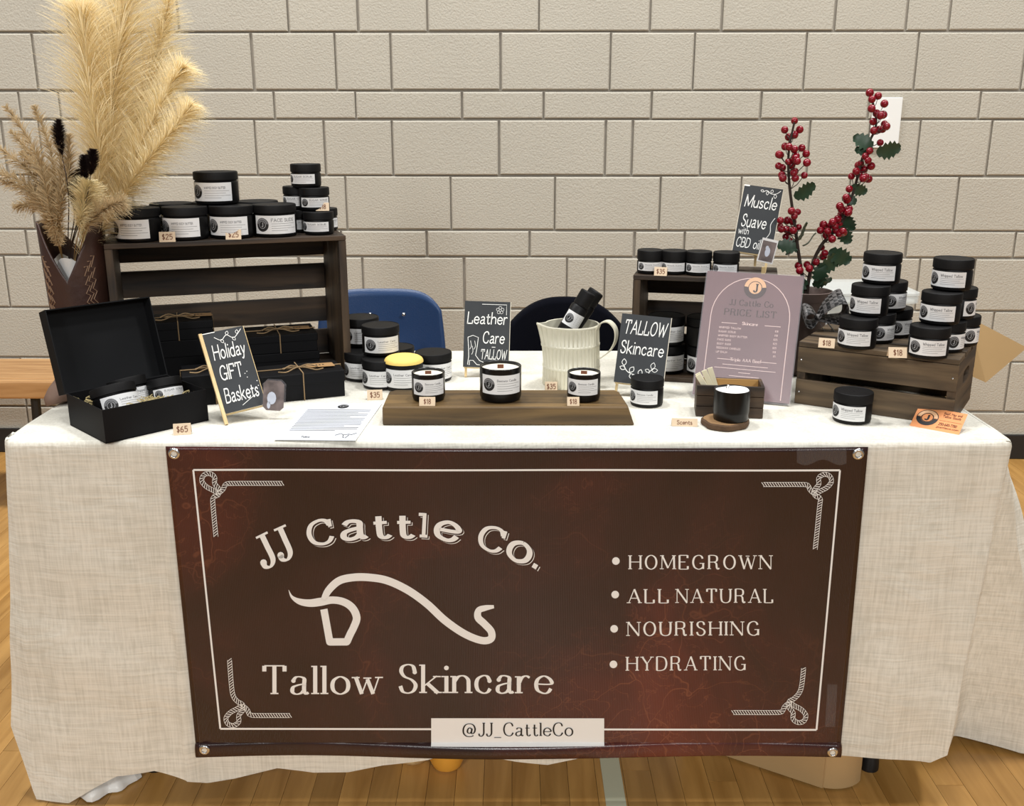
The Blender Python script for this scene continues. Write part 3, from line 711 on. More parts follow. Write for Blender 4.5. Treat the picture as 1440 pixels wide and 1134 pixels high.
obj('bull_mark', mb, M_print, bn)
# arched name
for nm, lst, style in (('arch_lettering', [('J', 95, 235, 26, 142, 0), ('J', 172, 203, 24, 142, 0), ('C', 345, 152, 11, 104, 1), ('a', 490, 142, 6, 128, 1), ('t', 612, 120, 4, 112, 1), ('t', 716, 118, 1, 112, 1),
        ('l', 802, 120, -3, 108, 1), ('e', 905, 146, -9, 130, 1), ('C', 1100, 180, -17, 104, 1), ('o', 1222, 238, -24, 135, 1), ('.', 1290, 300, -30, 120, 1)], None),):
    for ch, cx_, cy_, rot, hh, slab in lst:
        w1, w2, w3 = MB(), MB(), MB()
        h = hh / 3.13; w = G[ch][0] * h; X0, Y0 = zq(cx_, cy_); ca, sa = math.cos(R(rot)), math.sin(R(rot))
        ymid = (.5 if ch.isupper() or ch in 'tl' else (.3 if ch != '.' else .05)) * h; kx = 1.0
        if slab: kx = {'C': 1.42, 'a': 1.5, 't': 1.65, 'l': 1.0, 'e': 1.42, 'o': 1.3, '.': 1}[ch]
        def mp_(f, ox=0, oy=0):
            def g(a, b):
                a = (a - w / 2) * kx; b -= ymid
                return f(X0 + ca * a - sa * b + ox, Y0 - sa * a - ca * b + oy)
            return g
        if slab:
            sf = .16 if ch in 'tl' else 0
            if ch == '.':
                for m_, f, d, k in ((w3, b1, 3.0, 3.4), (w2, b2, 1.9, 3.6), (w1, b3, 0, 3.4)):
                    poly(m_, [(-k, -k), (k, -k), (k, k), (-k, k)], lambda a, b: f(X0 + ca * a - sa * b + d, Y0 - sa * a - ca * b + d))
            if ch != '.':
             for m_, f, d, wt in ((w3, b1, 2.7, .155), (w2, b2, 1.7, .165), (w1, b3, 0, .150)):
                glyph(m_, ch, mp_(f, d, d), h, wt, wt * .80, sf, 6)
                if ch in 'C':
                    ribbon(m_, [((.66) * h, .98 * h), ((.66) * h, .66 * h)], [.11 * h] * 2, mp_(f, d, d))
                if ch == 'l': ribbon(m_, [(-.2 * h, .94 * h), (.04 * h, .94 * h)], [.13 * h] * 2, mp_(f, d, d))
        else:
            glyph(w1, ch, mp_(b3), h, .17, .07, .2, 8, True)
        lo = obj('letter', w1, M_print, bn)
        if slab: obj('letter_shadow', w3, M_print, lo); obj('letter_gap', w2, M_bprint, lo)
mb = MB()
text(mb, 'Tallow', 372, -976, 40, up(b1), .135, .045, .13, .24, width=161, seg=7, ball=True)
obj('lettering', mb, M_print, bn); mb = MB()
mb = MB(); text(mb, 'Skincare', 563, -975, 40, up(b1), .135, .045, .13, .24, width=212, seg=7, ball=True); obj('lettering', mb, M_print, bn)
for t, x0, y0, x1 in (('HOMEGROWN', 886, 800.5, 1084), ('ALL', 884, 848, 939), ('NATURAL', 952, 848, 1086), ('NOURISHING', 883, 894, 1067), ('HYDRATING', 882, 943, 1048)):
    mb = MB(); text(mb, t, x0, -y0, 19.5, up(b1), .13, .055, .13, .36, width=x1 - x0, seg=6); obj('lettering', mb, M_print, bn)
for x, y in ((866, 789), (865, 836), (863.5, 884), (862.5, 934)): mb = MB(); disc(mb, x, y, 5.4, b1, 16); obj('bullet', mb, M_print, bn)
mb = MB(); c = 3
pts = []
for (cx_, cy_, a0) in ((847, 1013, -90), (847, 1044, 0), (609, 1044, 90), (609, 1013, 180)):
    for q in range(5): a = R(a0 + q * 22.5); pts.append((cx_ + c * math.cos(a), cy_ + c * math.sin(a)))
n = len(pts)
mb2 = MB()
mb2.grid(lambda a, b: b2(606.5 + 243 * a, 1010 + 37 * b), 40, 24)
obj('white_panel', mb2, M_print, bn)
mb = MB(); text(mb, '@JJ_CattleCo', 651, -1034.5, 18.5, up(bmp(.0024)), .11, .05, .1, .2, width=154, seg=6)
obj('handle_lettering', mb, M_ink, bn)
for (u, v) in ((245, 638), (1207, 639), (289, 1052), (1169, 1055)):
    x, z = Bz(u, v); Mx = Matrix.Translation((x - bn.location.x, by(x, z) - .0006 - bn.location.y, z - bn.location.z)) @ Matrix.Rotation(R(90), 4, 'X')
    obj('grommet', MB().lathe([(0.0048, 0.0), (0.0052, 0.0018), (0.0075, 0.0026), (0.0102, 0.0012), (0.0106, 0)], 24, Mx, False, False), M_metal, bn, smooth=True, sharp=80)
    obj('grommet_hole', MB().lathe([(0.0049, 0.0003), (0.0001, 0.0003)], 16, Mx, False, False), M_linen, bn)
mb = MB(); mb.grid(lambda a, b: b3(1120 + 70 * a, 626 + 24 * b + 4 * math.sin(a * 9)), 14, 4); 
obj('clear_tape', mb, M_tape, bn)
mb = MB(); mb.grid(lambda a, b: b3(1163 + 14 * a - 3 * b, 962 + 60 * b), 3, 8); obj('clear_tape', mb, M_tape, bn)

# ------------------------------------------------------------------ JARS
CACHE = {}
SPEC = {'tallow': (.0362, .0585, .019, 'Whipped Tallow'), 'face': (.0455, .066, .0175, 'FACE SUDS'), 'butter': (.0455, .066, .0175, 'WHIPPED BODY BUTTER'), 'scrub': (.0325, .048, .017, 'SUGAR SCRUB'),
        'muscle': (.0282, .050, .021, 'Muscle Suave'), 'leather': (.041, .0625, .0175, 'Leather Care'), 'sponge': (.0405, .058, .0, 'Leather Care'),
        'tin': (.0318, .0545, .0, 'Beeswax Candle'), 'tinbig': (.040, .066, .0, 'Beeswax Candle'), 'lidded': (.0335, .056, .017, 'Beeswax Candle')}
def jar_meshes(kind):
    if kind in CACHE: return CACHE[kind]
    r, h, lh, title = SPEC[kind]; P = {}
    open_ = kind in ('tin', 'tinbig', 'sponge')
    def add(n, mb, m, sm=True, sharp=35):
        me = mb.mesh(kind + '_' + n); me.materials.append(m)
        if sm:
            for p in me.polygons: p.use_smooth = True
            me.set_sharp_from_angle(angle=R(sharp))
        P[n] = me
    if open_ and kind != 'sponge':
        t = .0022
        add('vessel', MB().lathe([(r * .86, 0), (r * .95, .002), (r, .008), (r, h - .001), (r - t * .5, h), (r - t, h - .001), (r - t, h * .86), (r * .2, h * .85)], 40, None, True, True), M_glassb)
        add('wax', MB().lathe([(r - t - .0003, h * .86), (r - t - .0003, h * .905), (.001, h * .902)], 32, None, False, True), M_wax, False)
        add('wick', MB().box((0, 0, h * .955), (.012, .0016, h * .12)), M_wick, False)
    elif kind == 'sponge':
        add('vessel', MB().lathe([(r * .9, 0), (r * .97, .002), (r, .007), (r, h), (r * .9, h)], 40), M_jar)
        prof = [(r * 1.03 * math.cos(R(a)) ** .6 if a < 89 else .001, h + .0005 + .0145 * math.sin(R(a)) ** .8) for a in (0, 12, 26, 42, 58, 72, 82, 90)]
        add('sponge', MB().lathe([(r * .9, h - .001)] + prof, 36, None, False, True), M_bees)
    else:
        bh = h - lh
        add('jar_body', MB().lathe([(r * .88, 0), (r * .955, .0018), (r * .985, .006), (r * .985, bh - .004), (r * .93, bh - .001), (r * .93, bh + .001)], 40), M_jar)
        pr = [(r * .97, bh + .0004), (r, bh + .0014), (r, h - .003), (r * .985, h - .0008), (r * .955, h), (r * .93, h - .0009), (.001, h - .0009)]
        add('lid', MB().lathe(pr, 40, None, True, False), M_lid)
    rr = r * .985 + .0003 if not open_ else r + .0003
    z0, z1 = (.0075, h - lh - .0035) if not open_ else (h * .26 if kind != 'sponge' else .010, h * .76 if kind != 'sponge' else h - .009)
    lw = r * 2.15
    if kind in ('tin', 'tinbig'): z0, z1 = h * .27, h * .83
    def cyl(off): return lambda x, z: ((rr + off) * math.sin(x / rr), -(rr + off) * math.cos(x / rr), z)
    add('paper_label', MB().grid(lambda a, b: cyl(0.0)((a - .5) * lw, z0 + (z1 - z0) * b), 18, 1), M_paper)
    H = z1 - z0; er = min(H * .40, lw * .145)
    dk, lt, md = MB(), MB(), MB()
    emblem(dk, lt, md, -lw / 2 + er * 1.35, (z0 + z1) / 2, er, lambda k: cyl(.00022 + .0002 * k))
    for n_, m_, mt in (('emblem', dk, M_ink), ('emblem_letter', lt, M_lgrey), ('emblem_band', md, M_grey)): add(n_, m_, mt, False)
    tx = MB(); xs = -lw / 2 + er * 2.75; wd_ = lw / 2 * .93 - xs
    big = kind in ('tallow', 'face', 'scrub')
    text(tx, title, xs, z1 - H * .33, H * (.17 if big else .115), cyl(.00022), .14, .14, 0, .22, width=wd_ * (.9 if big else .8), seg=2)
    for k in range(4):
        yy = z1 - H * (.44 + .125 * k)
        ribbon(tx, [(xs + wd_ * t / 6 * (.95, .8, 1, .62)[k], yy) for t in range(7)], [H * .018] * 7, cyl(.00022))
    add('label_lettering', tx, M_grey, False)
    CACHE[kind] = P
    return P
PARTS_UP = {'emblem': 'paper_label', 'emblem_letter': 'paper_label', 'emblem_band': 'paper_label', 'label_lettering': 'paper_label'}
def jar(kind, x, y, z, rz, label, group, name=None, tilt=None):
    P = jar_meshes(kind)
    nm = name or ('candle' if kind in ('tin', 'tinbig') else 'cosmetic_jar')
    t = thing(nm, label, 'candle' if kind in ('tin', 'tinbig') else 'jar', (x, y, z), R(rz), group)
    if tilt: t.rotation_euler = tilt
    top = {}
    for n_, me in P.items():
        if n_ in PARTS_UP: continue
        top[n_] = obj(n_, me, None, t)
    for n_, me in P.items():
        if n_ in PARTS_UP: obj(n_, me, None, top['paper_label'])
    return t

# ------------------------------------------------------------------ crates
def crate(name, label, loc, rz, W, D, H, kind):
    """kind 'upright': open side faces -y, slats at the back, top and bottom; 'flat': slatted top and long sides, solid ends with a hand hole"""
    t = thing(name, label, 'crate', loc, rz); th = .010
    def board(c, d, m, nm='slat'): obj(nm, MB().box(c, d), m, t, bevel=.0012)
    e = .016
    if kind == 'upright':
        for sx in (-1, 1):
            obj('end_panel', MB().box((sx * (W / 2 - e / 2), D / 2, H / 2), (e, D - .002, H - 2 * th - .001)), M_crz, t, bevel=.0012)
        nb = 4 if H > .28 else 3; gap = .020 if H > .28 else .018
        bh = (H - 2 * th - gap * (nb - 1)) / nb
        for i in range(nb): board((0, D + th / 2 - .001, th + bh / 2 + i * (bh + gap)), (W, th, bh), M_crx)
        nd = 3; dw = (D - .012 * 2) / 3
        for zz in (th / 2, H - th / 2):
            for i in range(nd): board((0, dw / 2 + i * (dw + .012), zz), (W, dw, th), M_crx)
    else:
        for sx in (-1, 1):
            # end panel with a rounded hand hole
            x0 = sx * (W / 2 - e / 2); hw, hh, zc = .038, .014, H * .60; hd = D / 2 - .004; z0_, z1_ = 0.0, H - th
            n = 24; inner = []; outer = []
            for k in range(n):
                a = 2 * math.pi * k / n; ca, sa = math.cos(a), math.sin(a)
                inner.append((hw * (abs(ca) ** .6) * (1 if ca >= 0 else -1), zc + hh * (abs(sa) ** .8) * (1 if sa >= 0 else -1)))
                q = max(abs(ca) / 1, abs(sa) / 1); yy = ca / q * hd; zz = (z0_ + z1_) / 2 + sa / q * (z1_ - z0_) / 2; outer.append((yy, zz))
            m_ = MB(); V = []
            for xx in (x0 - e / 2, x0 + e / 2):
                V += [(xx, D / 2 + a, b) for a, b in outer] + [(xx, D / 2 + a, b) for a, b in inner]
            Fc = []
            for k in range(n):
                q = (k + 1) % n
                Fc += [(k, q, n + q, n + k), (2 * n + k, 3 * n + k, 3 * n + q, 2 * n + q), (k, 2 * n + k, 2 * n + q, q), (n + k, n + q, 3 * n + q, 3 * n + k)]
            m_.add(V, Fc); obj('end_panel', m_, M_cry, t)
        bh = (H - th - .016) / 2
        for yy in (.004, D - .004):
            for i in range(2): board((0, yy, bh / 2 + i * (bh + .015)), (W, .008, bh), M_crf)
        nd = 3; dw = (D - .014 * 2) / 3
        for i in range(nd): board((0, dw / 2 + i * (dw + .014), H - th / 2), (W, dw, th), M_crf)
        for sx in (-1, 1):
            for i in range(2):
                for yy in (-.0006,):
                    obj('nail', MB().sphere((sx * (W / 2 - .008), yy, bh / 2 + i * (bh + .015)), .0022, 8, 5), M_metal, t, smooth=True)
    return t
ZT = .7425
# large crate left
A_ = R(9.5); CL = Vector((XU(154, 1.975, .95), 1.975)); CR_ = Vector((XU(491, 2.13, .9), 2.13))
cc = (CL + CR_) / 2; W1 = (CR_ - CL).length; A_ = math.atan2(CR_.y - CL.y, CR_.x - CL.x); H1 = .316
crate('wooden_crate', 'large dark brown wooden crate on its side at the left, open front', (cc.x, cc.y, ZT), A_, W1, .235, H1, 'upright')
def oncrate(u, back, z, c0=CL, c1=CR_):
    d = (c1 - c0).normalized(); n = Vector((-d.y, d.x))
    # solve x along crate so that it projects to u
    lo, hi = -.2, 1.2
    for _ in range(40):
        m = (lo + hi) / 2; p = c0 + d * (m * (c1 - c0).length) + n * back
        if 720 + F * p.x / (p.y * cp + (CZ - z) * sp) < u: lo = m
        else: hi = m
    return p
ZC = ZT + H1 + .0004
G1 = 'body butter jars on the large left crate'
def J(kind, u, back, z, rz, label, group, **k):
    p = oncrate(u, back, z); return jar(kind, p.x, p.y, z, rz, label, group, **k)
J('butter', 196, .050, ZC, -14, 'wide black jar at the left end of the front row on the large crate', G1)
J('butter', 263, .050, ZC, -8, 'wide black jar second from the left in the front row on the large crate', G1)
J('butter', 328, .050, ZC, -4, 'wide black jar in the front row whose label is part-hidden by a price card', G1)
J('face', 388, .050, ZC, 16, 'wide black FACE SUDS jar at the right end of the front row', G1)
J('butter', 245, .146, ZC, 30, 'black jar behind the gap between the two leftmost front jars', G1)
J('butter', 303, .146, ZC, 20, 'black jar in the back row directly under the single raised jar', G1)
J('butter', 364, .146, ZC, 30, 'black jar in the back row behind the FACE SUDS jar', G1)
J('scrub', 176, .185, ZC, -30, 'small black jar behind the pampas plume at the left crate end', 'sugar scrub jars on the large left crate')
J('butter', 306, .095, ZC + .0665, -4, 'wide black jar standing alone on top of the front row', G1)
G2 = 'sugar scrub jars on the large left crate'
J('scrub', 449, .050, ZC, -12, 'small black sugar scrub jar at the bottom right of the scrub stack', G2)
J('scrub', 424, .108, ZC, 25, 'small black jar at the back of the scrub stack, bottom row', G2)
J('scrub', 455, .122, ZC, 25, 'small black jar at the bottom of the scrub stack behind the front one', G2)
J('scrub', 443, .080, ZC + .0485, 14, 'small black sugar scrub jar in the middle row behind the price card', G2)
J('scrub', 420, .128, ZC + .0485, -10, 'small black sugar scrub jar at the left of the middle row', G2)
J('scrub', 431, .095, ZC + .097, -16, 'small black sugar scrub jar at the very top of the scrub stack', G2)

# price tents
def tent(name, txt, loc, rz, label, w=.031, h=.021, lean=22, grp='kraft price cards'):
    t = thing(name, label, 'price card', loc, R(rz), grp); a = R(lean)
    d = h * math.sin(a); zt = h * math.cos(a); th = .0004
    def face(sg): 
        return lambda x, s, off=0: (x, sg * (d * (1 - s) + off * math.cos(a)), zt * s + off * math.sin(a))
    m_ = MB(); f = face(-1); g = face(1)
    m_.grid(lambda a_, b: f((a_ - .5) * w, b), 1, 1); m_.grid(lambda a_, b: g((a_ - .5) * w, b), 1, 1)
    obj('folded_card', m_, M_kraft, t, solid=th)
    m_ = MB(); hh = h * .50
    text(m_, txt, 0, h * .25, hh, lambda x, y: f(x, y / h, .0006), .13, .13, 0, .2, width=min(w * .8, text_w(txt, hh, .2)), align='c', seg=3)
    obj('price_lettering', m_, M_wick, t)
    return t
def onC(u, back, z): p = oncrate(u, back, z); return (p.x, p.y, z)
tent('price_card', '$25', onC(236, .008, ZC), 14, 'kraft $25 card below the two leftmost jars on the large crate')
tent('price_card', '$25', onC(329, .008, ZC), 9, 'kraft $25 card in front of the middle jar on the large crate')
p = oncrate(455, .062, ZC + .0485)
tent('price_card', '$18', (p.x, p.y - .010, ZC + .0485), 8, 'kraft price card standing on a sugar scrub jar lid', w=.028, h=.018)

# ------------------------------------------------------------------ gift boxes
def twine(mb, P, r=.0014): mb.tube(catmull(P, 6), r, 6)
def giftbox(loc, rz, W, D, H, label, bow=True, tagside=1, up=False):
    t = thing('gift_box', label, 'gift box', loc, R(rz), 'closed black gift boxes in and before the left crate')
    obj('box_base', MB().box((0, 0, H / 2 - .001), (W - .003, D - .003, H - .002)), M_gift, t, bevel=.0012)
    lh = H * .42
    obj('box_lid', MB().box((0, 0, H - lh / 2), (W, D, lh)), M_gift, t, bevel=.0015)
    if bow:
        m_ = MB(); e = .0016
        m_.tube([(0, -D / 2 - e, 0), (0, -D / 2 - e, H + e), (0, D / 2 + e, H + e), (0, D / 2 + e, 0)], .0013, 6)
        m_.tube([(-W / 2 - e, 0, 0), (-W / 2 - e, 0, H + e), (W / 2 + e, 0, H + e), (W / 2 + e, 0, 0)], .0013, 6)
        for s_ in (-1, 1):
            twine(m_, [(0, 0, H + .003), (s_ * .018, -.010, H + .010), (s_ * .034, -.020, H + .006), (s_ * .03, -.004, H + .004), (0, 0, H + .004)])
            twine(m_, [(0, 0, H + .003), (s_ * .012, -.016, H + .005), (s_ * .03, -.03, H + .0018), (s_ * .046, -.024, H + .0018)])
        obj('twine', m_, M_twine, t, smooth=True)
        m_ = MB(); s_ = tagside; L1 = .072
        pts = [(s_ * .012, .002), (s_ * .024, .017), (s_ * L1, .013), (s_ * L1, -.019), (s_ * .024, -.015)]
        z0 = H + .0032
        m_.add([(a, b, z0) for a, b in pts] + [(a, b, z0 + .0006) for a, b in pts], [(0, 1, 2, 3, 4), (9, 8, 7, 6, 5)] + [(i, (i + 1) % 5, 5 + (i + 1) % 5, 5 + i) for i in range(5)])
        tg = obj('kraft_tag', m_, M_tagk, t)
        m_ = MB()
        for q in range(4):
            a = s_ * (.030 + q * .007)
            ribbon(m_, [(a - .002, 0), (a + .002, 0)], [.006, .002], lambda x, y: (x, y, z0 + .0009)); ribbon(m_, [(a, -.004), (a, .004)], [.0012, .0012], lambda x, y: (x, y, z0 + .001))
        obj('tag_print', m_, M_ink, tg)
    return t
def inC(a, b):
    d = (CR_ - CL).normalized(); p = CL + d * a + Vector((-d.y, d.x)) * b; return p.x, p.y
ZF = ZT + .0108; GA = math.degrees(A_)
giftbox((-.443, 2.007, ZT), 22, .172, .096, .056, 'black gift box in front with twine bow and kraft tag on its lid')
giftbox((*inC(.335, .125), ZF), GA, .17, .12, .045, 'lower black gift box inside the crate behind the front one', False)
giftbox((*inC(.335, .122), ZF + .0455), GA, .165, .115, .040, 'black gift box with kraft tag stacked inside the crate at the right')
giftbox((*inC(.185, -.058), ZT), GA, .125, .10, .062, 'black twine-tied gift box behind the leaning chalkboard sign')
giftbox((*inC(.125, .125), ZF), GA, .15, .11, .088, 'tall black gift box at the left inside the crate', False)
giftbox((*inC(.125, .122), ZF + .0885), GA, .145, .11, .040, 'black gift box with twine on top at the left inside the crate')
# open box
t = thing('open_gift_box', 'open black hinged gift box filled with jars and paper shred', 'gift box', (XU(149, 1.680, ZT), 1.680, ZT), R(45))
Lx, Dy, Hb, th = .200, .156, .062, .0022
m_ = MB(); m_.box((Lx / 2, Dy / 2, th / 2), (Lx, Dy, th))
m_.box((Lx / 2, th / 2, Hb / 2 + .0005), (Lx, th, Hb - .001)); m_.box((Lx / 2, Dy - th / 2, Hb / 2 + .0005), (Lx, th, Hb - .001))
m_.box((th / 2, Dy / 2, Hb / 2 + .0005), (th, Dy - 2 * th, Hb - .001)); m_.box((Lx - th / 2, Dy / 2, Hb / 2 + .0005), (th, Dy - 2 * th, Hb - .001))
obj('tray', m_, M_gift, t)
m_ = MB(); lw_ = .033
# lid built closed-face-down then hinged back
m_.box((Lx / 2, Dy / 2, lw_ - th / 2), (Lx + .004, Dy + .004, th)); m_.box((Lx / 2, -.001, lw_ / 2), (Lx + .004, th, lw_)); m_.box((Lx / 2, Dy + .001, lw_ / 2), (Lx + .004, th, lw_))
m_.box((-.001, Dy / 2, lw_ / 2), (th, Dy, lw_)); m_.box((Lx + .001, Dy / 2, lw_ / 2), (th, Dy, lw_))
hinge = Matrix.Translation((0, Dy + .002, Hb + .001)) @ Matrix.Rotation(R(-107), 4, 'X') @ Matrix.Translation((0, -Dy, 0))
m_.V = [tuple(hinge @ Vector(v)) for v in m_.V]
obj('open_lid', m_, M_giftin, t)
open_box = t
base = Matrix.Translation(t.location) @ Matrix.Rotation(t.rotation_euler.z, 4, 'Z')
random.seed(3); m_ = MB()
for i in range(420):
    x, y = random.uniform(.012, Lx - .012), random.uniform(.012, Dy - .012); z = Hb * random.uniform(.45, .86); a = random.uniform(0, 6.28); 
    P = [base @ Vector((min(Lx - .005, max(.005, x + k * .006 * math.cos(a + k * .6))), min(Dy - .005, max(.005, y + k * .006 * math.sin(a + k * .6))), min(z + .004 * math.sin(k * 1.9 + i), Hb + .004))) for k in range(5)]
    n0 = len(m_.V)
    for p in P: m_.V += [tuple(p), tuple(p + Vector((0, .0006, .0018)))]
    for k in range(4): m_.F.append((n0 + 2 * k, n0 + 2 * k + 1, n0 + 2 * k + 3, n0 + 2 * k + 2))
o = obj('paper_shred', m_, M_shred); tag(o, 'crinkled tan paper shred filling the open black box', 'packing', kind='stuff')
for (x, y, z, rx, rz_, kd, lb) in ((.056, .058, .034, -48, 2, 'leather', 'jar lying at the front left inside the open gift box'),
                                (.105, .110, .034, -40, 8, 'tallow', 'jar behind, in the middle of the open gift box'),
                                (.158, .075, .032, -42, -6, 'scrub', 'small jar at the right inside the open gift box')):
    p = base @ Vector((x, y, z))
    jar(kd, p.x, p.y, p.z - (.012 if kd != 'scrub' else .004), 0, lb, 'jars in the open gift box', tilt=(R(rx * .45), 0, t.rotation_euler.z + R(rz_)))
tent('price_card', '$65', tuple(T(257, 610, ZT)), 12, 'kraft $65 tent card at the front right foot of the open gift box')

# ------------------------------------------------------------------ boards from measured corners
def frame(bl, br, tl):
    O = Vector(bl); ex = (Vector(br) - O); w = ex.length; ex.normalize(); ey = Vector(tl) - O; ey -= ex * ey.dot(ex); h = ey.length; ey.normalize()
    return O, ex, ey, ex.cross(ey), w, h      # normal points to the viewer side
def sheetmap(fr_, loc):
    O, ex, ey, n, w, h = fr_; l = Vector(loc)
    return lambda off: (lambda a, b: tuple(O + ex * a + ey * b + n * off - l))
def slab(mb, mp, x0, x1, y0, y1, t0, t1):
    k = len(mb.V)
    for o_ in (t0, t1):
        for (a, b) in ((x0, y0), (x1, y0), (x1, y1), (x0, y1)): mb.V.append(mp(o_)(a, b))
    mb.F += [(k, k + 3, k + 2, k + 1), (k + 4, k + 5, k + 6, k + 7)] + [(k + i, k + (i + 1) % 4, k + 4 + (i + 1) % 4, k + 4 + i) for i in range(4)]
def hand(mb, t, x, y, h, mp, width=None, wt=.11, sl=.08): text(mb, t, x, y, h, mp, wt, wt, 0, .2, width=width, seg=5, slant=sl)
M_stick0 = mat('pale_edge_wood', (222, 214, 196), .6)
def chalkboard(bl, br, tl, label, draw, surf, foot=.018, rails='lr'):
    f = frame(bl, br, tl); O, ex, ey, n, w, h = f
    base_ = O + ex * (w / 2); loc = (base_.x, base_.y, surf)
    t = thing('chalkboard_sign', label, 'sign', loc); mp = sheetmap(f, loc)
    m_ = MB(); slab(m_, mp, 0, w, 0, h, -.0035, 0); obj('slate', m_, M_slate, t)
    # easel rails, running down to the surface
    drop = (O.z - surf) / max(.2, ey.z)
    for x in ((0, w) if rails == 'l' else (0.004, w - .009)):
        m_ = MB()
        if x == 0 and rails == 'l': slab(m_, mp, -.0065, -.0002, -drop + .002, h + .001, -.0045, .0015)
        elif rails == 'l': slab(m_, mp, w + .0002, w + .0012, 0, h, -.0040, 0)
        else: slab(m_, mp, x, x + .005, -drop + .003, h * .9, -.0085, -.0037)
        obj('easel_rail', m_, M_light, t)
    if rails == 'r':
        m_ = MB(); slab(m_, mp, w + .0001, w + .0013, 0, h, -.0036, .0002); obj('pale_edge', m_, M_stick0, t)
    if rails == 'b':
        for xa in (-.0014, w + .0002): m_ = MB(); slab(m_, mp, xa, xa + .0012, 0, h, -.0036, .0002); obj('pale_edge', m_, M_stick0, t)
    m_ = MB(); slab(m_, mp, .002, w - .002, -.003, -.0002, -.0095, -.004); obj('ledge', m_, M_light, t)
    topm = O + ex * (w / 2) + ey * (h * .62) - n * .004; nb = Vector((n.x, n.y, 0)).normalized()
    fp = Vector((topm.x, topm.y, surf + .0015)) - nb * .045 
    m_ = MB(); m_.tube([topm - Vector(loc), fp - Vector(loc)], .0028, 4); obj('back_leg', m_, M_light, t)
    m_ = MB(); draw(m_, w, h, mp(.0006)); obj('chalk_lettering', m_, M_chalk, t)
    return t
def vine(mb, pts, mp, lw=.0011, leaves=()):
    P = [(p.x, p.y) for p in catmull([(a, b, 0) for a, b in pts], 6)]
    ribbon(mb, P, [lw] * len(P), mp)
    for (x, y, a, s_) in leaves:
        L_ = [(x + s_ * t * math.cos(R(a)) - s_ * .34 * math.sin(math.pi * t) * sg * math.sin(R(a)), y + s_ * t * math.sin(R(a)) + s_ * .34 * math.sin(math.pi * t) * sg * math.cos(R(a))) for sg in (1, -1) for t in ([0, .25, .5, .75, 1] if sg == 1 else [1, .75, .5, .25, 0])]
        ribbon(mb, L_, [lw * .8] * len(L_), mp)
def d_holiday(m, w, h, mp):
    hand(m, 'Holiday', w * .12, h * .66, h * .17, mp, w * .76); hand(m, 'GIFT', w * .14, h * .40, h * .17, mp, w * .52); hand(m, 'Baskets', w * .10, h * .12, h * .17, mp, w * .80)
    vine(m, [(w * .25, h * .93), (w * .4, h * .88), (w * .55, h * .93), (w * .7, h * .88), (w * .85, h * .93), (w * .93, h * .97)], mp, .0012, ((w * .4, h * .89, -70, .008), (w * .55, h * .93, 60, .008), (w * .68, h * .89, -60, .008), (w * .8, h * .92, 70, .008)))
    ribbon(m, [(w * .45, h * .05), (w * .88, h * .16)], [.001] * 2, mp)
    ribbon(m, [(0, h * .993), (w * .3, h * .993)], [.0016] * 2, mp)
    for x, y in ((.72, .42), (.78, .44), (.75, .37), (.95, .3), (.95, .24)): disc(m, w * x, h * y, .001, mp, 6)
def d_leather(m, w, h, mp):
    hand(m, 'Leather', w * .07, h * .66, h * .17, mp, w * .86); hand(m, 'Care', w * .42, h * .37, h * .17, mp, w * .46); hand(m, 'TALLOW', w * .38, h * .13, h * .14, mp, w * .56)
    ribbon(m, [(w * .38, h * .955), (w * .92, h * .955), (w * .92, h * .8)], [.0012] * 3, mp); ribbon(m, [(w * .62, h * .31), (w * .70, h * .31)], [.0014] * 2, mp)
    for k in range(5):
        a = R(72 * k + 18); arcring(m, w * .78 + .0055 * math.cos(a), h * .87 + .0055 * math.sin(a), .0028, .0036, 0, 360, mp, 10)
    B = [(.09, .45), (.20, .48), (.32, .45), (.30, .32), (.27, .18), (.36, .10), (.44, .08), (.44, .03), (.30, .04), (.22, .10), (.14, .10), (.14, .03), (.10, .04), (.12, .16), (.11, .3), (.09, .45)]
    ribbon(m, [(a * w, b * h) for a, b in B], [.0014] * len(B), mp)
    for q in ((.15, .40), (.19, .32), (.24, .40)): vine(m, [(q[0] * w, q[1] * h), ((q[0] + .02) * w, (q[1] - .08) * h), ((q[0] - .01) * w, (q[1] - .13) * h)], mp, .001)
def d_tallow(m, w, h, mp):
    hand(m, 'TALLOW', w * .08, h * .72, h * .19, mp, w * .84, .11, .12); hand(m, 'Skincare', w * .06, h * .43, h * .18, mp, w * .86, .11, .05)
    vine(m, [(w * .16, h * .26), (w * .25, h * .17), (w * .42, h * .13), (w * .62, h * .12), (w * .78, h * .07)], mp, .0018,
         ((w * .17, h * .25, 95, .014), (w * .2, h * .2, 160, .012), (w * .3, h * .16, 60, .014), (w * .33, h * .15, -80, .012), (w * .5, h * .13, 80, .013), (w * .62, h * .12, -100, .012), (w * .74, h * .09, 50, .013)))
    vine(m, [(w * .66, h * .13), (w * .70, h * .2), (w * .76, h * .25)], mp, .0015, ((w * .7, h * .2, 160, .01), (w * .74, h * .24, 80, .014), (w * .74, h * .22, 10, .012)))
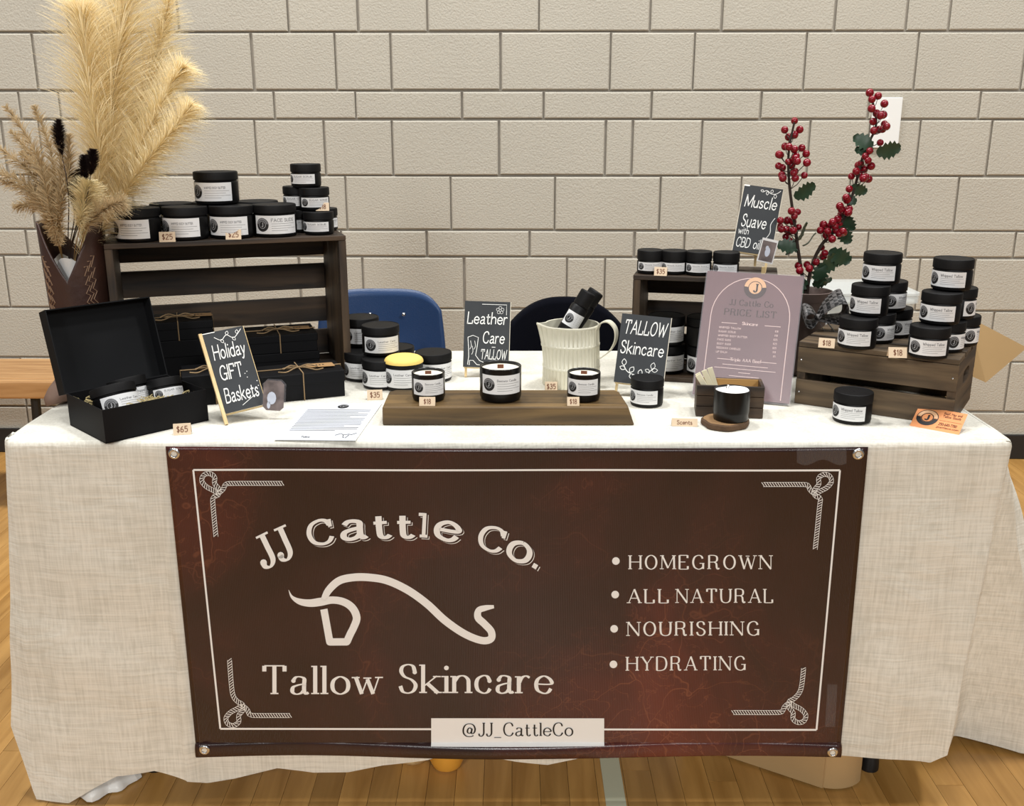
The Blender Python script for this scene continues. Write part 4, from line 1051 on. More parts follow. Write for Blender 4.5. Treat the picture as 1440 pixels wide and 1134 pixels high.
def d_muscle(m, w, h, mp):
    hand(m, 'Muscle', w * .10, h * .68, h * .17, mp, w * .80); hand(m, 'Suave', w * .10, h * .38, h * .18, mp, w * .62); hand(m, 'with', w * .06, h * .265, h * .10, mp, w * .26); hand(m, 'CBD oil', w * .06, h * .07, h * .14, mp, w * .6)
    vine(m, [(w * .5, h * .92), (w * .6, h * .95), (w * .72, h * .91), (w * .85, h * .92), (w * .95, h * .97)], mp, .0013, ((w * .52, h * .93, 160, .007), (w * .62, h * .94, -90, .008), (w * .72, h * .92, 80, .008), (w * .82, h * .91, -80, .009)))
    vine(m, [(w * .93, h * .56), (w * .85, h * .46), (w * .87, h * .34), (w * .8, h * .25), (w * .7, h * .16)], mp, .0013)
    ribbon(m, [(0, h * .99), (w * .14, h * .99)], [.003] * 2, mp)
def onz(u, v, y): return PY(u, v, y)
chalkboard(PY(317, 582, 1.800), PY(374, 568, 1.840), PY(280, 471, 1.85), 'small chalkboard easel lettered Holiday GIFT Baskets, leaning in front of gift boxes', d_holiday, ZT, rails='l')
chalkboard(PY(651, 516, 2.150), PY(715, 518, 2.150), PY(652, 423, 2.19), 'small chalkboard easel lettered Leather Care TALLOW with a drawn boot', d_leather, ZT, rails='r')
chalkboard(PY(863, 537, 2.00), PY(932, 545, 1.975), PY(879, 441, 2.04), 'small chalkboard easel lettered TALLOW Skincare with a drawn vine', d_tallow, ZT, rails='r')

# ------------------------------------------------------------------ leather care jars
g3 = 'leather care jars beside the blue chair'
def TJ(kind, u, vb, rz, label, group, z=ZT, **k):
    p = T(u, vb, z); return jar(kind, XU(u, p.y + SPEC[kind][0], z), p.y + SPEC[kind][0], z, rz, label, group, **k)
a1 = TJ('leather', 537, 550, -18, 'black jar at the front foot of the leather care stack', g3)
TJ('sponge', 569, 553, -14, 'open black jar topped with a domed yellow sponge', g3, name='polish_jar')
a2 = jar('leather', a1.location.x - .050, a1.location.y + .068, ZT, -20, 'black jar at the left foot of the leather care stack beside the crate', g3)
jar('leather', a1.location.x + .020, a1.location.y + .112, ZT, 10, 'black jar at the back foot of the leather care stack', g3)
jar('leather', a1.location.x + .1075, a1.location.y + .060, ZT, 24, 'black jar behind the yellow-topped jar at the right of the stack', g3)
jar('leather', (a1.location.x) - .004, a1.location.y + .040, ZT + .0645, 12, 'black jar on the upper level of the leather stack in front', g3)
jar('leather', a2.location.x - .016, a2.location.y + .075, ZT, 0, 'lower black jar half hidden behind the crate post', g3)
jar('leather', a2.location.x - .010, a2.location.y + .062, ZT + .0645, 0, 'upper black jar half hidden behind the crate post', g3)
tent('price_card', '$35', tuple(T(527, 562, ZT) + Vector((0, .004, 0))), 6, 'kraft $35 card on the table left of the wooden riser')

# riser board
p0, p1 = T(537, 601), T(893, 601)
rs = thing('wooden_riser', 'thick stained wooden board holding three candles', 'riser', ((p0.x + p1.x) / 2, 1.85, ZT))
Wr = p1.x - p0.x; m_ = MB(); hw = Wr / 2; fy, bk = -.060, .062
pl_ = [(-hw, fy), (hw, fy), (hw + .0, fy + .018), (hw - .018, bk - .012), (hw - .026, bk), (-hw + .012, bk), (-hw, bk - .012)]
nn = len(pl_)
m_.add([(a, b, 0) for a, b in pl_] + [(a * (.997 if abs(a) > .1 else 1) - (.012 if a > 0 and b < 0 else 0), b, .036) for a, b in pl_], [tuple(range(nn - 1, -1, -1)), tuple(range(nn, 2 * nn))] + [(i, (i + 1) % nn, nn + (i + 1) % nn, nn + i) for i in range(nn)])
obj('board', m_, M_board, rs, bevel=.0025)
ZR = ZT + .0364
gc = 'candles on the wooden riser'
jar('tin', XU(603, 1.846, ZR), 1.846, ZR, 6, 'small open black candle at the left end of the riser', gc)
jar('tinbig', XU(704, 1.850, ZR), 1.850, ZR, 4, 'larger open black candle in the middle of the riser', gc)
jar('tin', XU(820.5, 1.846, ZR), 1.846, ZR, -10, 'small open black candle at the right end of the riser', gc)
tent('price_card', '$18', (XU(601, 1.800, ZR), 1.802, ZR), 0, 'kraft $18 card before the left candle on the riser', w=.030, h=.017)
tent('price_card', '$18', (XU(806, 1.800, ZR), 1.802, ZR), 0, 'kraft $18 card before the right candle on the riser', w=.023, h=.017)
tent('price_card', '$35', tuple(T(775, 549, ZT)), 0, 'kraft $35 card between riser and cream pitcher', w=.026, h=.020)
TJ('lidded', 909, 575, -30, 'lidded black candle jar in front of the TALLOW Skincare sign', 'table front jars')

# leaflet
c = [T(386, 619, ZT + .001), T(500, 620, ZT + .001), T(537, 568, ZT + .001), T(432, 567, ZT + .001)]
loc = ((c[0].x + c[2].x) / 2, (c[0].y + c[2].y) / 2, ZT)
lf = thing('leaflet', 'white printed information sheet lying flat left of the riser', 'leaflet', loc)
def lfm(off): return lambda a, b: tuple((c[0] * (1 - a) + c[1] * a) * (1 - b) + (c[3] * (1 - a) + c[2] * a) * b + Vector((0, 0, off)) - Vector(loc))
obj('paper_sheet', MB().grid(lfm(0), 2, 2), M_sheet, lf, solid=.0005)
dk, lt, md = MB(), MB(), MB()
emblem(dk, lt, md, 0, 0, .058, lambda k: (lambda a, b: lfm(.0008 + .0003 * k)(.52 + a * 1.25, .90 + b)))
obj('emblem', dk, M_ink, lf); obj('emblem_letter', lt, M_lgrey, lf); obj('emblem_band', md, M_grey, lf)
m_ = MB()
for k in range(15):
    y = .80 - k * .040; wdt = random.uniform(.5, .84) if k % 3 == 2 else .84
    ribbon(m_, [(.08, y), (.08 + wdt, y)], [.009] * 2, lfm(.0008))
obj('text_lines', m_, M_grey, lf)
m_ = MB()
V_ = [(.70, .12), (.76, .165), (.80, .13), (.86, .15), (.90, .14), (.95, .18)]
ribbon(m_, V_, [.008] * 6, lfm(.0008)); ribbon(m_, [(.80, .13), (.815, .07), (.85, .055), (.87, .13)], [.008] * 4, lfm(.0008)); text(m_, 'Tallow', .3, .06, .03, lfm(.0008), .15, .15, 0, .2, seg=2)
obj('cattle_sketch', m_, M_ink, lf)

# ------------------------------------------------------------------ pitcher
pc = T(803, 549, ZT); py_ = pc.y + .058; px_ = XU(803, py_, ZT)
pt = thing('pitcher', 'cream ribbed enamel pitcher with curved handle', 'pitcher', (px_, py_, ZT))
n = 240; rows = [(0, .0610), (.003, .062), (.038, .0610), (.040, .0628), (.043, .0628), (.045, .0608), (.086, .0590), (.088, .0608), (.091, .0608), (.093, .0588), (.127, .0575), (.1290, .0592), (.1315, .0592), (.133, .0580)]
m_ = MB(); 
def spout(a, z):   # pull the rim out to the left into a pouring lip
    d = (a - math.pi * 1.12)
    if z < .06 or abs(d) > .62: return 0, 0
    q = (1 - abs(d) / .62) * min(1, max(0, (z - .06)) / .07); return .024 * q, .008 * q * q
for (z, r) in rows:
    for i in range(n):
        a = 2 * math.pi * i / n; band = z in (.040, .043, .088, .091, .1290, .1315, .133)
        rr = r + (0 if band else .0022 * (abs(math.sin(a * 20)) ** .6 - .6)); dr, dz = spout(a, z); rr += dr
        m_.V.append((rr * math.cos(a), rr * math.sin(a), z + dz))
for k in range(len(rows) - 1):
    for i in range(n):
        j = (i + 1) % n; m_.F.append((k * n + i, k * n + j, (k + 1) * n + j, (k + 1) * n + i))
m_.F.append(tuple(range(n - 1, -1, -1)))
k0 = len(m_.V)
for (z, r) in ((.1325, .0553), (.09, .056), (.006, .058)):
    for i in range(n):
        a = 2 * math.pi * i / n; dr, dz = spout(a, z); m_.V.append(((r + dr) * math.cos(a), (r + dr) * math.sin(a), z + dz))
top0 = (len(rows) - 1) * n
for i in range(n):
    j = (i + 1) % n
    m_.F += [(top0 + i, top0 + j, k0 + j, k0 + i), (k0 + i, k0 + j, k0 + n + j, k0 + n + i), (k0 + n + i, k0 + n + j, k0 + 2 * n + j, k0 + 2 * n + i)]
m_.F.append(tuple(k0 + 2 * n + i for i in range(n)))
obj('pitcher_body', m_, M_cream, pt, smooth=True, sharp=50)
m_ = MB(); P = catmull([(.056, 0, .122), (.064, 0, .138), (.082, 0, .143), (.097, 0, .128), (.098, 0, .104), (.086, 0, .080), (.0655, 0, .062)], 6)
k0 = len(m_.V)
for i, p in enumerate(P):
    t_ = (P[min(i + 1, len(P) - 1)] - P[max(i - 1, 0)]).normalized(); nn_ = Vector((-t_.z, 0, t_.x))
    for (s_, q) in ((-1, .0012), (1, .0012), (1, -.0012), (-1, -.0012)): m_.V.append(tuple(p + Vector((0, s_ * .011, 0)) + nn_ * q))
for i in range(len(P) - 1):
    for j in range(4): q = (j + 1) % 4; m_.F.append((k0 + 4 * i + j, k0 + 4 * i + q, k0 + 4 * i + 4 + q, k0 + 4 * i + 4 + j))
m_.V = [tuple(Matrix.Rotation(R(-22), 3, 'Z') @ Vector(v)) for v in m_.V]
obj('handle', m_, M_cream, pt, smooth=True, sharp=40)
# bottles leaning in the pitcher
for (dx, dy, ax, ay, lb, wl) in ((.000, -.008, 4, 30, 'black roller bottle with white label leaning in the pitcher', True), (.012, .034, 2, 34, 'black roller bottle behind the labelled one in the pitcher', False)):
    bt = thing('bottle', lb, 'bottle', (px_ + dx - .030, py_ + dy, ZT + .088)); bt.rotation_euler = (R(-ax), R(ay), R(0))
    obj('bottle_body', MB().lathe([(.018, 0), (.0195, .003), (.0195, .092), (.0165, .096)], 28), M_jar, bt, smooth=True)
    obj('cap', MB().lathe([(.0175, .0965), (.0178, .099), (.0175, .128), (.0155, .130)], 28), M_lid, bt, smooth=True)
    if wl:
        rr = .0198; cy = lambda off: (lambda x, z: ((rr + off) * math.sin(x / rr), -(rr + off) * math.cos(x / rr), z))
        lab = obj('paper_label', MB().grid(lambda a, b: cy(0)((a - .5) * .052, .047 + .032 * b), 16, 1), M_paper, bt, smooth=True)
        dk, lt, md = MB(), MB(), MB(); emblem(dk, lt, md, -.012, .063, .0105, lambda k: cy(.0002 + .0002 * k))
        obj('emblem', dk, M_ink, lab); obj('emblem_letter', lt, M_lgrey, lab); obj('emblem_band', md, M_grey, lab)
        m_ = MB()
        for k in range(5): ribbon(m_, [(.003, .072 - .004 * k), (.011, .072 - .004 * k), (.018, .072 - .004 * k)], [.0006] * 3, cy(.0002))
        obj('label_lettering', m_, M_grey, lab)

# ------------------------------------------------------------------ small upright crate, right of centre
SL = Vector((XU(888, 2.13, .86), 2.13)); SR = Vector((XU(1089, 2.060, .86), 2.060)); W2 = (SR - SL).length; A2 = math.atan2(SR.y - SL.y, SR.x - SL.x); H2 = .232
cc = (SL + SR) / 2
crate('wooden_crate', 'small dark wooden crate on its side behind the price list sign', (cc.x, cc.y, ZT), A2, W2, .185, H2, 'upright')
ZS = ZT + H2 + .0004
g4 = 'small jars on the small crate'
for u, bk_, rz, lb in ((913.5, .040, -8, 'small black labelled jar at the left end of the small crate top'), (947, .042, -16, 'small black labelled jar second from the left on the small crate'),
                      (981.5, .040, -14, 'small black labelled jar third from the left on the small crate'), (1020, .040, -18, 'small black labelled jar at the right end of the small crate row')):
    p = oncrate(u, bk_, ZS, SL, SR); jar('muscle', p.x, p.y, ZS, rz, lb, g4)
p = oncrate(929, .006, ZS, SL, SR); tent('price_card', '$35', (p.x, p.y, ZS), -14, 'kraft $35 card tilted on the small crate edge', w=.027, h=.019)
dn = Vector((-(SR - SL).y, (SR - SL).x)).normalized()
for (u, bk_, lv, rz, lb) in ((946, .060, 0, 2, 'lower black jar inside the small crate beside the chalkboard'), (946, .060, 1, 2, 'upper black jar inside the small crate beside the chalkboard'),
                         (984, .060, 0, -20, 'lower black jar inside the small crate, left of the sign'), (984, .060, 1, 150, 'upper black jar inside the small crate, left of the sign')):
    z = ZT + .0105 + lv * .0645; p = oncrate(u, bk_, z, SL, SR); p = p if u > 960 else p - (SR - SL).normalized() * .016
    if u > 960: p = p + (SR - SL).normalized() * .010
    jar('leather', p.x, p.y, z, rz, lb, 'jars inside the small crate')
p = oncrate(1062, .13, ZS, SL, SR)
chalkboard(PY(1030, 352, p.y - .01), PY(1084, 360, p.y - .03), PY(1045, 259, p.y + .03), 'small chalkboard lettered Muscle Suave with CBD oil, on the small crate', d_muscle, ZS, rails='b')
# photo clip on crate
def photoclip(c4, surf, label, stick):
    f = frame(*c4); O, ex, ey, n, w, h = f; b_ = O + ex * (w / 2); loc = (b_.x, b_.y, surf)
    t = thing('photo_holder', label, 'photo', loc); mp = sheetmap(f, loc)
    m_ = MB(); slab(m_, mp, 0, w, 0, h, -.0012, 0); obj('photo_card', m_, M_paper, t)
    m_ = MB(); slab(m_, mp, w * .07, w * .93, h * .06, h * .9, .0001, .0006); obj('photo_print', m_, M_photo, t)
    m_ = MB(); disc(m_, w * .5, h * .45, w * .16, mp(.0009), 12, h * .2); disc(m_, w * .42, h * .62, w * .1, mp(.0010), 10, h * .09)
    obj('pale_figure', m_, mat('photo_pale', (196, 202, 216), .4, var=.1, vscale=60), t)
    if stick:
        m_ = MB().box((0, .004, .012), (.007, .006, .024)); obj('wooden_clip', m_, M_light, t)
        m_ = MB().box((0, .004, .0025), (.034, .016, .005)); obj('clip_base', m_, M_crx, t)
    return t
yy = 2.075
photoclip((PY(1064, 367, yy), PY(1086, 372, yy), PY(1073, 334, yy + .004)), ZS, 'tiny photo card in a wooden clip on the small crate', True)
o = None
# glossy agate-like photo stand beside Holiday sign
yy = 1.83
f = frame(PY(368, 578, yy), PY(400, 580, yy), PY(369, 533, yy + .01)); O, ex, ey, n, w, h = f; loc = (O.x + w / 2, O.y, ZT)
ps = thing('photo_block', 'clear cut-corner photo block of a cow leaning by the Holiday sign', 'photo', loc); mp = sheetmap(f, loc)
def octa(q, inset, t0, t1):
    m_ = MB(); c_ = w * .2
    P8 = [(c_, inset), (w - c_, inset), (w - inset, c_), (w - inset, h - c_), (w - c_, h - inset), (c_, h - inset), (inset, h - c_), (inset, c_)]
    m_.V = [mp(t0)(a, b) for a, b in P8] + [mp(t1)(a, b) for a, b in P8]
    m_.F = [tuple(range(7, -1, -1)), tuple(range(8, 16))] + [(i, (i + 1) % 8, 8 + (i + 1) % 8, 8 + i) for i in range(8)]; return m_
obj('clear_block', octa(0, 0, -.008, 0), M_acry, ps)
obj('photo_print', octa(0, .002, .0002, .0006), M_photo, ps)
m_ = MB(); disc(m_, w * .42, h * .42, w * .2, mp(.0009), 12, h * .2); disc(m_, w * .3, h * .2, w * .08, mp(.0009), 8, h * .12); obj('pale_cow_shape', m_, MATS['photo_pale'], ps)
m_ = MB(); slab(m_, mp, w * .35, w * .62, -(O.z - ZT) / max(.3, ey.z) + .001, .004, -.006, .0); obj('foot', m_, M_acry, ps)

# ------------------------------------------------------------------ price-list sign in acrylic
f = frame(PY(972, 557, 1.980), PY(1111, 571, 1.915), PY(1003, 380, 2.072)); O, ex, ey, n, w, h = f
loc = (O.x + w / 2, O.y, ZT); sg = thing('price_list_sign', 'mauve arched price list in a clear acrylic stand', 'sign', loc); mp = sheetmap(f, loc)
m_ = MB(); slab(m_, mp, 0.002, w - .002, 0.004, h - .002, -.0006, 0.0); obj('printed_sheet', m_, M_sign, sg)
m_ = MB(); slab(m_, mp, 0, w, 0, h, .0011, .0026); slab(m_, mp, 0, w, 0, h, -.0030, -.0014); obj('acrylic_panel', m_, M_acry, sg)
b_ = O - Vector(loc); m_ = MB(); m_.box((0, .010, .0015), (w, .075, .003)); drop = max(.003, O.z - ZT); m_.box((0, .0, drop / 2 + .0018), (w * .9, .004, drop + .001)); obj('acrylic_foot', m_, M_acry, sg)
s1 = mp(.0003); m_ = MB()
cx_ = w * .5; rr = w * .40; top = h * .955 - rr * 1.05
P = [(cx_ - rr, h * .03)] + [(cx_ - rr, h * .03 + (top - h * .03) * t / 6) for t in range(1, 6)] + [(cx_ + rr * math.cos(R(180 - a)), top + rr * 1.05 * math.sin(R(a))) for a in range(0, 181, 10)] + [(cx_ + rr, h * .03 + (top - h * .03) * t / 6) for t in range(5, -1, -1)]
ribbon(m_, P, [.0016] * len(P), s1); obj('arch_line', m_, M_signl, sg)
dk, lt, md = MB(), MB(), MB(); ec = (w * .52, h * .88); er = w * .115
disc(dk, ec[0], ec[1], er, s1, 28); arcring(lt, ec[0], ec[1], er * .62, er * .97, 5, 175, mp(.0005), 18); disc(lt, ec[0], ec[1], er * .56, mp(.0005), 20)
glyph(md, 'J', lambda a, b: mp(.0007)(ec[0] - .1 * er + a, ec[1] - .36 * er + b), er * .74, .2, .12, .16, 3)
obj('emblem', dk, M_signd, sg); obj('emblem_band', lt, M_gold, sg); obj('emblem_letter', md, M_ink, sg)
m_ = MB(); text(m_, 'JJ Cattle Co', w * .5, h * .735, h * .045, s1, .16, .08, .12, .22, width=w * .44, align='c'); text(m_, 'PRICE LIST', w * .5, h * .655, h * .05, s1, .16, .08, .12, .3, width=w * .52, align='c')
obj('title_lettering', m_, M_signd, sg)
m_ = MB(); text(m_, 'Skincare', w * .51, h * .585, h * .024, s1, .2, .12, 0, .2, align='c', seg=3)
for a, b in ((.22, .38), (.66, .82)):
    ribbon(m_, [(w * a, h * .592), (w * b, h * .592)], [.0013] * 2, s1); ribbon(m_, [(w * a, h * .31), (w * b, h * .31)], [.0013] * 2, s1)
for i, tx in enumerate(('WHIPPED TALLOW', 'SUGAR SCRUB', 'WHIPPED BODY BUTTER', 'FACE SUDS', 'BODY SUDS', 'BEESWAX CANDLES', 'LIP BALM')):
    yq = h * (.548 - i * .032); text(m_, tx, w * .20, yq, h * .014, s1, .16, .16, 0, .25, seg=2); text(m_, ('$18', '$18', '$25', '$25', '$25', '$18', '$5')[i], w * .80, yq, h * .014, s1, .16, .16, 0, .25, align='r', seg=2)
text(m_, 'Triple AAA Beef', w * .51, h * .300, h * .024, s1, .18, .1, 0, .2, align='c', seg=3)
for i, wd_ in enumerate((.46, .62, .12, .3)): ribbon(m_, [(w * (.51 - wd_ / 2), h * (.27 - i * .028)), (w * (.51 + wd_ / 2), h * (.27 - i * .028))], [.0012] * 2, s1)
obj('list_lettering', m_, M_signl, sg)

# ------------------------------------------------------------------ stick box, sample candle, wood slice, scent card
q0, q1 = T(978, 586), T(1073, 592); dq = (q1 - q0); aq = math.atan2(dq.y, dq.x) * .6; Wb = dq.length
bx = thing('stick_box', 'little open wooden box of three boards holding sample sticks', 'box', (q0.x, q0.y, ZT), aq); Db, Hb2, th = .066, .063, .006
for i in range(3):
    for yq in (th / 2, Db - th / 2):
        obj('board', MB().box((Wb / 2, yq, Hb2 / 6 + i * Hb2 / 3), (Wb, th, Hb2 / 3 - .0012)), M_crx, bx, bevel=.0008)
for x in (th / 2, Wb - th / 2): obj('end_board', MB().box((x, Db / 2, Hb2 / 2), (th, Db - 2 * th - .0004, Hb2 - .001)), M_crz, bx)
obj('inner_liner', MB().box((Wb / 2, Db - th - .0015, Hb2 / 2 + .001), (Wb - 2 * th - .001, .0018, Hb2 - .004)), M_box_in, bx)
obj('box_floor', MB().box((Wb / 2, Db / 2, .002), (Wb - 2 * th - .001, Db - 2 * th - .004, .003)), M_box_in, bx)
bm = Matrix.Translation(bx.location) @ Matrix.Rotation(aq, 4, 'Z')
M_stick = mat('pale_stick', (234, 226, 196), .6)
for i, (x, dx, y) in enumerate(((.046, 0, .020), (.050, 0, .028), (.053, 0, .036), (.049, 0, .013))):
    p = bm @ Vector((x, y, .006)); st = thing('sample_stick', ('leftmost pale sample stick in the little wooden box', 'second pale sample stick from the left in the wooden box', 'rightmost pale sample stick in the little wooden box', 'front pale sample stick lowest in the wooden box')[i], 'stick', p, aq, 'sample sticks in the wooden box')
    st.rotation_euler = (0, R((-31, -25, -19, -33)[i]), aq)
    obj('stick', MB().box((0, 0, .044), (.0105, .0018, .088)), M_stick, st, bevel=.0008)
    st_child = None
ws = T(1018, 607); wy = ws.y + .036; wx = XU(1019, wy, ZT)
sl = thing('wood_slice', 'round bark-edged log slice under the sample candle', 'coaster', (wx, wy, ZT))
m_ = MB(); n = 36; pr = []
for z, r in ((0, .040), (.003, .0425), (.010, .042), (.012, .039)):
    for i in range(n): a = 2 * math.pi * i / n; q = r * (1 + .05 * math.sin(3 * a + 1) + .03 * math.sin(7 * a)); m_.V.append((q * math.cos(a) * 1.05, q * math.sin(a) * .95, z))
for k in range(3):
    for i in range(n): j = (i + 1) % n; m_.F.append((k * n + i, k * n + j, (k + 1) * n + j, (k + 1) * n + i))
m_.F.append(tuple(range(n - 1, -1, -1)))
obj('bark', m_, mat('bark', (84, 62, 42), .9, bump=.8, scale=160, var=.35, vscale=60), sl, smooth=True)
M_cut = mat('cut_wood', (150, 116, 78), .8, var=.2, vscale=90)
m_ = MB(); m_.V = [((.0385 * (1 + .05 * math.sin(3 * a + 1) + .03 * math.sin(7 * a))) * math.cos(a) * 1.05, (.0385 * (1 + .05 * math.sin(3 * a + 1) + .03 * math.sin(7 * a))) * math.sin(a) * .95, z) for z in (.0118, .0123) for a in [2 * math.pi * i / n for i in range(n)]]
m_.F = [tuple(range(n, 2 * n))] + [(i, (i + 1) % n, n + (i + 1) % n, n + i) for i in range(n)]; obj('cut_face', m_, M_cut, sl)
tx_, ty_ = XU(1027, wy, ZT), wy + .002
tc_ = thing('sample_candle', 'unlabelled black tester jar with whipped white tallow on the log slice', 'jar', (tx_, ty_, ZT + .0126))
r, h_ = .0335, .058
obj('vessel', MB().lathe([(r * .93, 0), (r * .97, .002), (r * .97, .012), (r * .99, .014), (r, .018), (r, h_), (r - .002, h_), (r - .0025, h_ - .012), (.002, h_ - .013)], 40), M_glassb, tc_, smooth=True, sharp=35)
def whip(a, b):
    an = a * 2 * math.pi; rad = b * (r - .0028); return (rad * math.cos(an), rad * math.sin(an), h_ - .002 + .0032 * math.sin(an * 2 + b * 7) * b * (1 - b * .5) + .002 * (1 - b))
obj('whipped_balm', MB().grid(whip, 32, 8), mat('white_balm', (240, 240, 236), .5), tc_, smooth=True)
obj('spoon_handle', MB().tube([(-.010, .004, h_ - .004), (-.006, .006, h_ + .006)], .003, 8), M_metal, tc_, smooth=True)
tent('scent_card', 'Scents', tuple(T(963, 600, ZT) + Vector((0, .006, 0))), -4, 'low kraft card lettered Scents left of the log slice', w=.048, h=.015, grp='kraft name cards')

# ------------------------------------------------------------------ flat crate at right with tallow jars
B1 = T(1338, 600); B0 = B1 + Vector((-.298 * math.cos(R(32)), .298 * math.sin(R(32)), 0)); d = B1 - B0; A3 = math.atan2(d.y, d.x); H3 = .128; W3 = d.length; D3 = .222
mid = (B0 + B1) / 2
crate('wooden_crate', 'dark wooden crate turned upside down at the right end, hand hole in its end', (mid.x, mid.y, ZT), A3, W3, D3, H3, 'flat')
ZQ = ZT + H3 + .0004
def pyramid(u, v, phi, side, rots, grp):
    p = T(u, v, ZQ); y = p.y + .0365; x = XU(u, y, ZQ); st = .0745; dx, dy = st * math.sin(R(phi)), st * math.cos(R(phi)); h = .0588
    names = ['front jar of the bottom row', 'middle jar of the bottom row', 'back jar of the bottom row', 'front jar of the second row', 'back jar of the second row', 'top jar']
    k = 0
    for lv in range(3):
        for i in range(3 - lv):
            j = i + lv * .5
            jar('tallow', x + dx * j, y + dy * j, ZQ + lv * h, rots[k], names[k] + ' in the %s tallow jar pyramid' % side, grp); k += 1
pyramid(1204, 493, 46, 'left', [-38, 30, 30, -46, 28, -38], 'tallow jars on the upturned crate')
pyramid(1304, 507, 44, 'right', [-26, 42, 48, -40, 62, -44], 'tallow jars on the upturned crate')
p = T(1163, 489, ZQ); tent('price_card', '$18', (p.x, p.y + .004, ZQ), -20, 'kraft $18 card on the upturned crate left of the jars', w=.030, h=.019)
p = T(1262, 503, ZQ); tent('price_card', '$18', (p.x, p.y + .004, ZQ), -6, 'kraft $18 card on the upturned crate between the jar pyramids', w=.033, h=.020)
TJ('tallow', 1197, 599, -40, 'single black whipped tallow jar standing on the cloth before the right crate', 'table front jars')
# orange card
c4 = (T(1279, 599), T(1348, 612), PY(1287, 565, 1.835)); f = frame(*c4); O, ex, ey, n, w, h = f; h = .053
loc = (O.x + w / 2, O.y, ZT); oc = thing('business_card', 'orange business card with round emblem leaning on the right crate', 'card', loc); mp = sheetmap(f, loc)
m_ = MB(); slab(m_, mp, 0, w, 0, h, -.0005, 0); obj('card', m_, M_card, oc)
dk, lt, md = MB(), MB(), MB(); ec = (w * .27, h * .52); er = h * .37
arcring(dk, ec[0], ec[1], er * .6, er, 180, 360, mp(.0004), 18); arcring(dk, ec[0], ec[1], er * .93, er, 0, 180, mp(.0004), 18); arcring(dk, ec[0], ec[1], er * .5, er * .58, 0, 360, mp(.0004), 24)
glyph(dk, 'J', lambda a, b: mp(.0005)(ec[0] - .14 * er + a, ec[1] - .3 * er + b), er * .64, .28, .14, .16, 4)
arcring(lt, ec[0], ec[1], er * .6, er * .93, 6, 174, mp(.0003), 18)
obj('emblem', dk, M_ink, oc); obj('emblem_band', lt, M_gold, oc)
m_ = MB(); text(m_, 'Beef, Hay and', w * .56, h * .80, h * .10, mp(.0004), .18, .18, 0, .22, width=w * .36, seg=2); text(m_, 'Tallow Goods', w * .56, h * .66, h * .10, mp(.0004), .18, .18, 0, .22, width=w * .36, seg=2)
ribbon(m_, [(w * .52, h * .5), (w * .97, h * .5)], [.0005] * 2, mp(.0004)); text(m_, '250-640-7780', w * .54, h * .28, h * .11, mp(.0004), .2, .2, 0, .22, width=w * .36, seg=2); text(m_, 'jjcattleco.com', w * .52, h * .15, h * .08, mp(.0004), .16, .16, 0, .22, width=w * .44, seg=2)
obj('card_lettering', m_, M_wick, oc)

# ------------------------------------------------------------------ boot vase
BX, BY = -.880, 2.005
bt = thing('boot_vase', 'dark brown western leather boot used as a vase at the left end', 'boot', (BX, BY, ZT), R(4))
NB = 48; m_ = MB(); rws = []
def brow(z):
    t = z / .35; rx = .052 + .012 * max(0, t - .3) ** .8 + (0.012 if t < .12 else 0) * (1 - t / .12); ry = .050 + .004 * t
    return rx * 1.02, ry
zs = [0.0, .008, .03, .06, .09, .13, .18, .23, .27, .30, .325, .345, .36]
for z in zs:
    for i in range(NB):
        a = 2 * math.pi * i / NB; rx, ry = brow(z)
        dip = 0.0
        dfront = abs((a - 1.5 * math.pi)); dfront = min(dfront, 2 * math.pi - dfront); dback = min(abs(a - .5 * math.pi), 2 * math.pi - abs(a - .5 * math.pi))
        if z > .18: dip = max(0, 1 - dfront / .95) * (z - .18) / .18 * .115 + max(0, 1 - dback / .95) * (z - .18) / .18 * .07
        m_.V.append((rx * math.cos(a) , ry * math.sin(a), z - dip))
for k in range(len(zs) - 1):
    for i in range(NB): j = (i + 1) % NB; m_.F.append((k * NB + i, k * NB + j, (k + 1) * NB + j, (k + 1) * NB + i))
m_.F.append(tuple(range(NB - 1, -1, -1)))
obj('shaft', m_, M_leather, bt, smooth=True, solid=.003, sharp=80)
# foot pointing to the left front
m_ = MB(); secs = [(.00, .038, .075), (-.035, .037, .070), (-.065, .034, .052), (-.095, .026, .036), (-.118, .014, .022), (-.126, .004, .012)]
n = 20; k0 = 0
for (yy, wd_, ht) in secs:
    for i in range(n): a = 2 * math.pi * i / n; m_.V.append((wd_ * math.cos(a), yy, ht * .5 + ht * .5 * math.sin(a) * (1 if math.sin(a) > 0 else .98) + .002))
for k in range(len(secs) - 1):
    for i in range(n): j = (i + 1) % n; m_.F.append((k * n + i, (k + 1) * n + i, (k + 1) * n + j, k * n + j))
m_.F.append(tuple(range(n))); m_.F.append(tuple(range((len(secs) - 1) * n, len(secs) * n))[::-1])
Mf = Matrix.Translation((-.006, -.004, 0)) @ Matrix.Rotation(R(-30), 4, 'Z') @ Matrix.Scale(.80, 4, (0, 1, 0)); m_.V = [tuple(Mf @ Vector(v)) for v in m_.V]
obj('foot', m_, M_suede, bt, smooth=True, sharp=70)
m_ = MB()
for sgn in (-1, 1):
    for line in range(3):
        P = []
        for k in range(15):
            z = .14 + .012 * k; aa = 1.5 * math.pi + sgn * (.55 + .12 * line + .14 * (k % 2)); rx, ry = brow(z); P.append((rx * 1.03 * math.cos(aa), ry * 1.045 * math.sin(aa), z - (max(0, (1 - abs(aa - 1.5 * math.pi) / .95)) * (max(0, z - .18)) / .18 * .115)))
        m_.tube(P, .0011, 5)
obj('stitching', m_, M_stitch, bt)
m_ = MB()
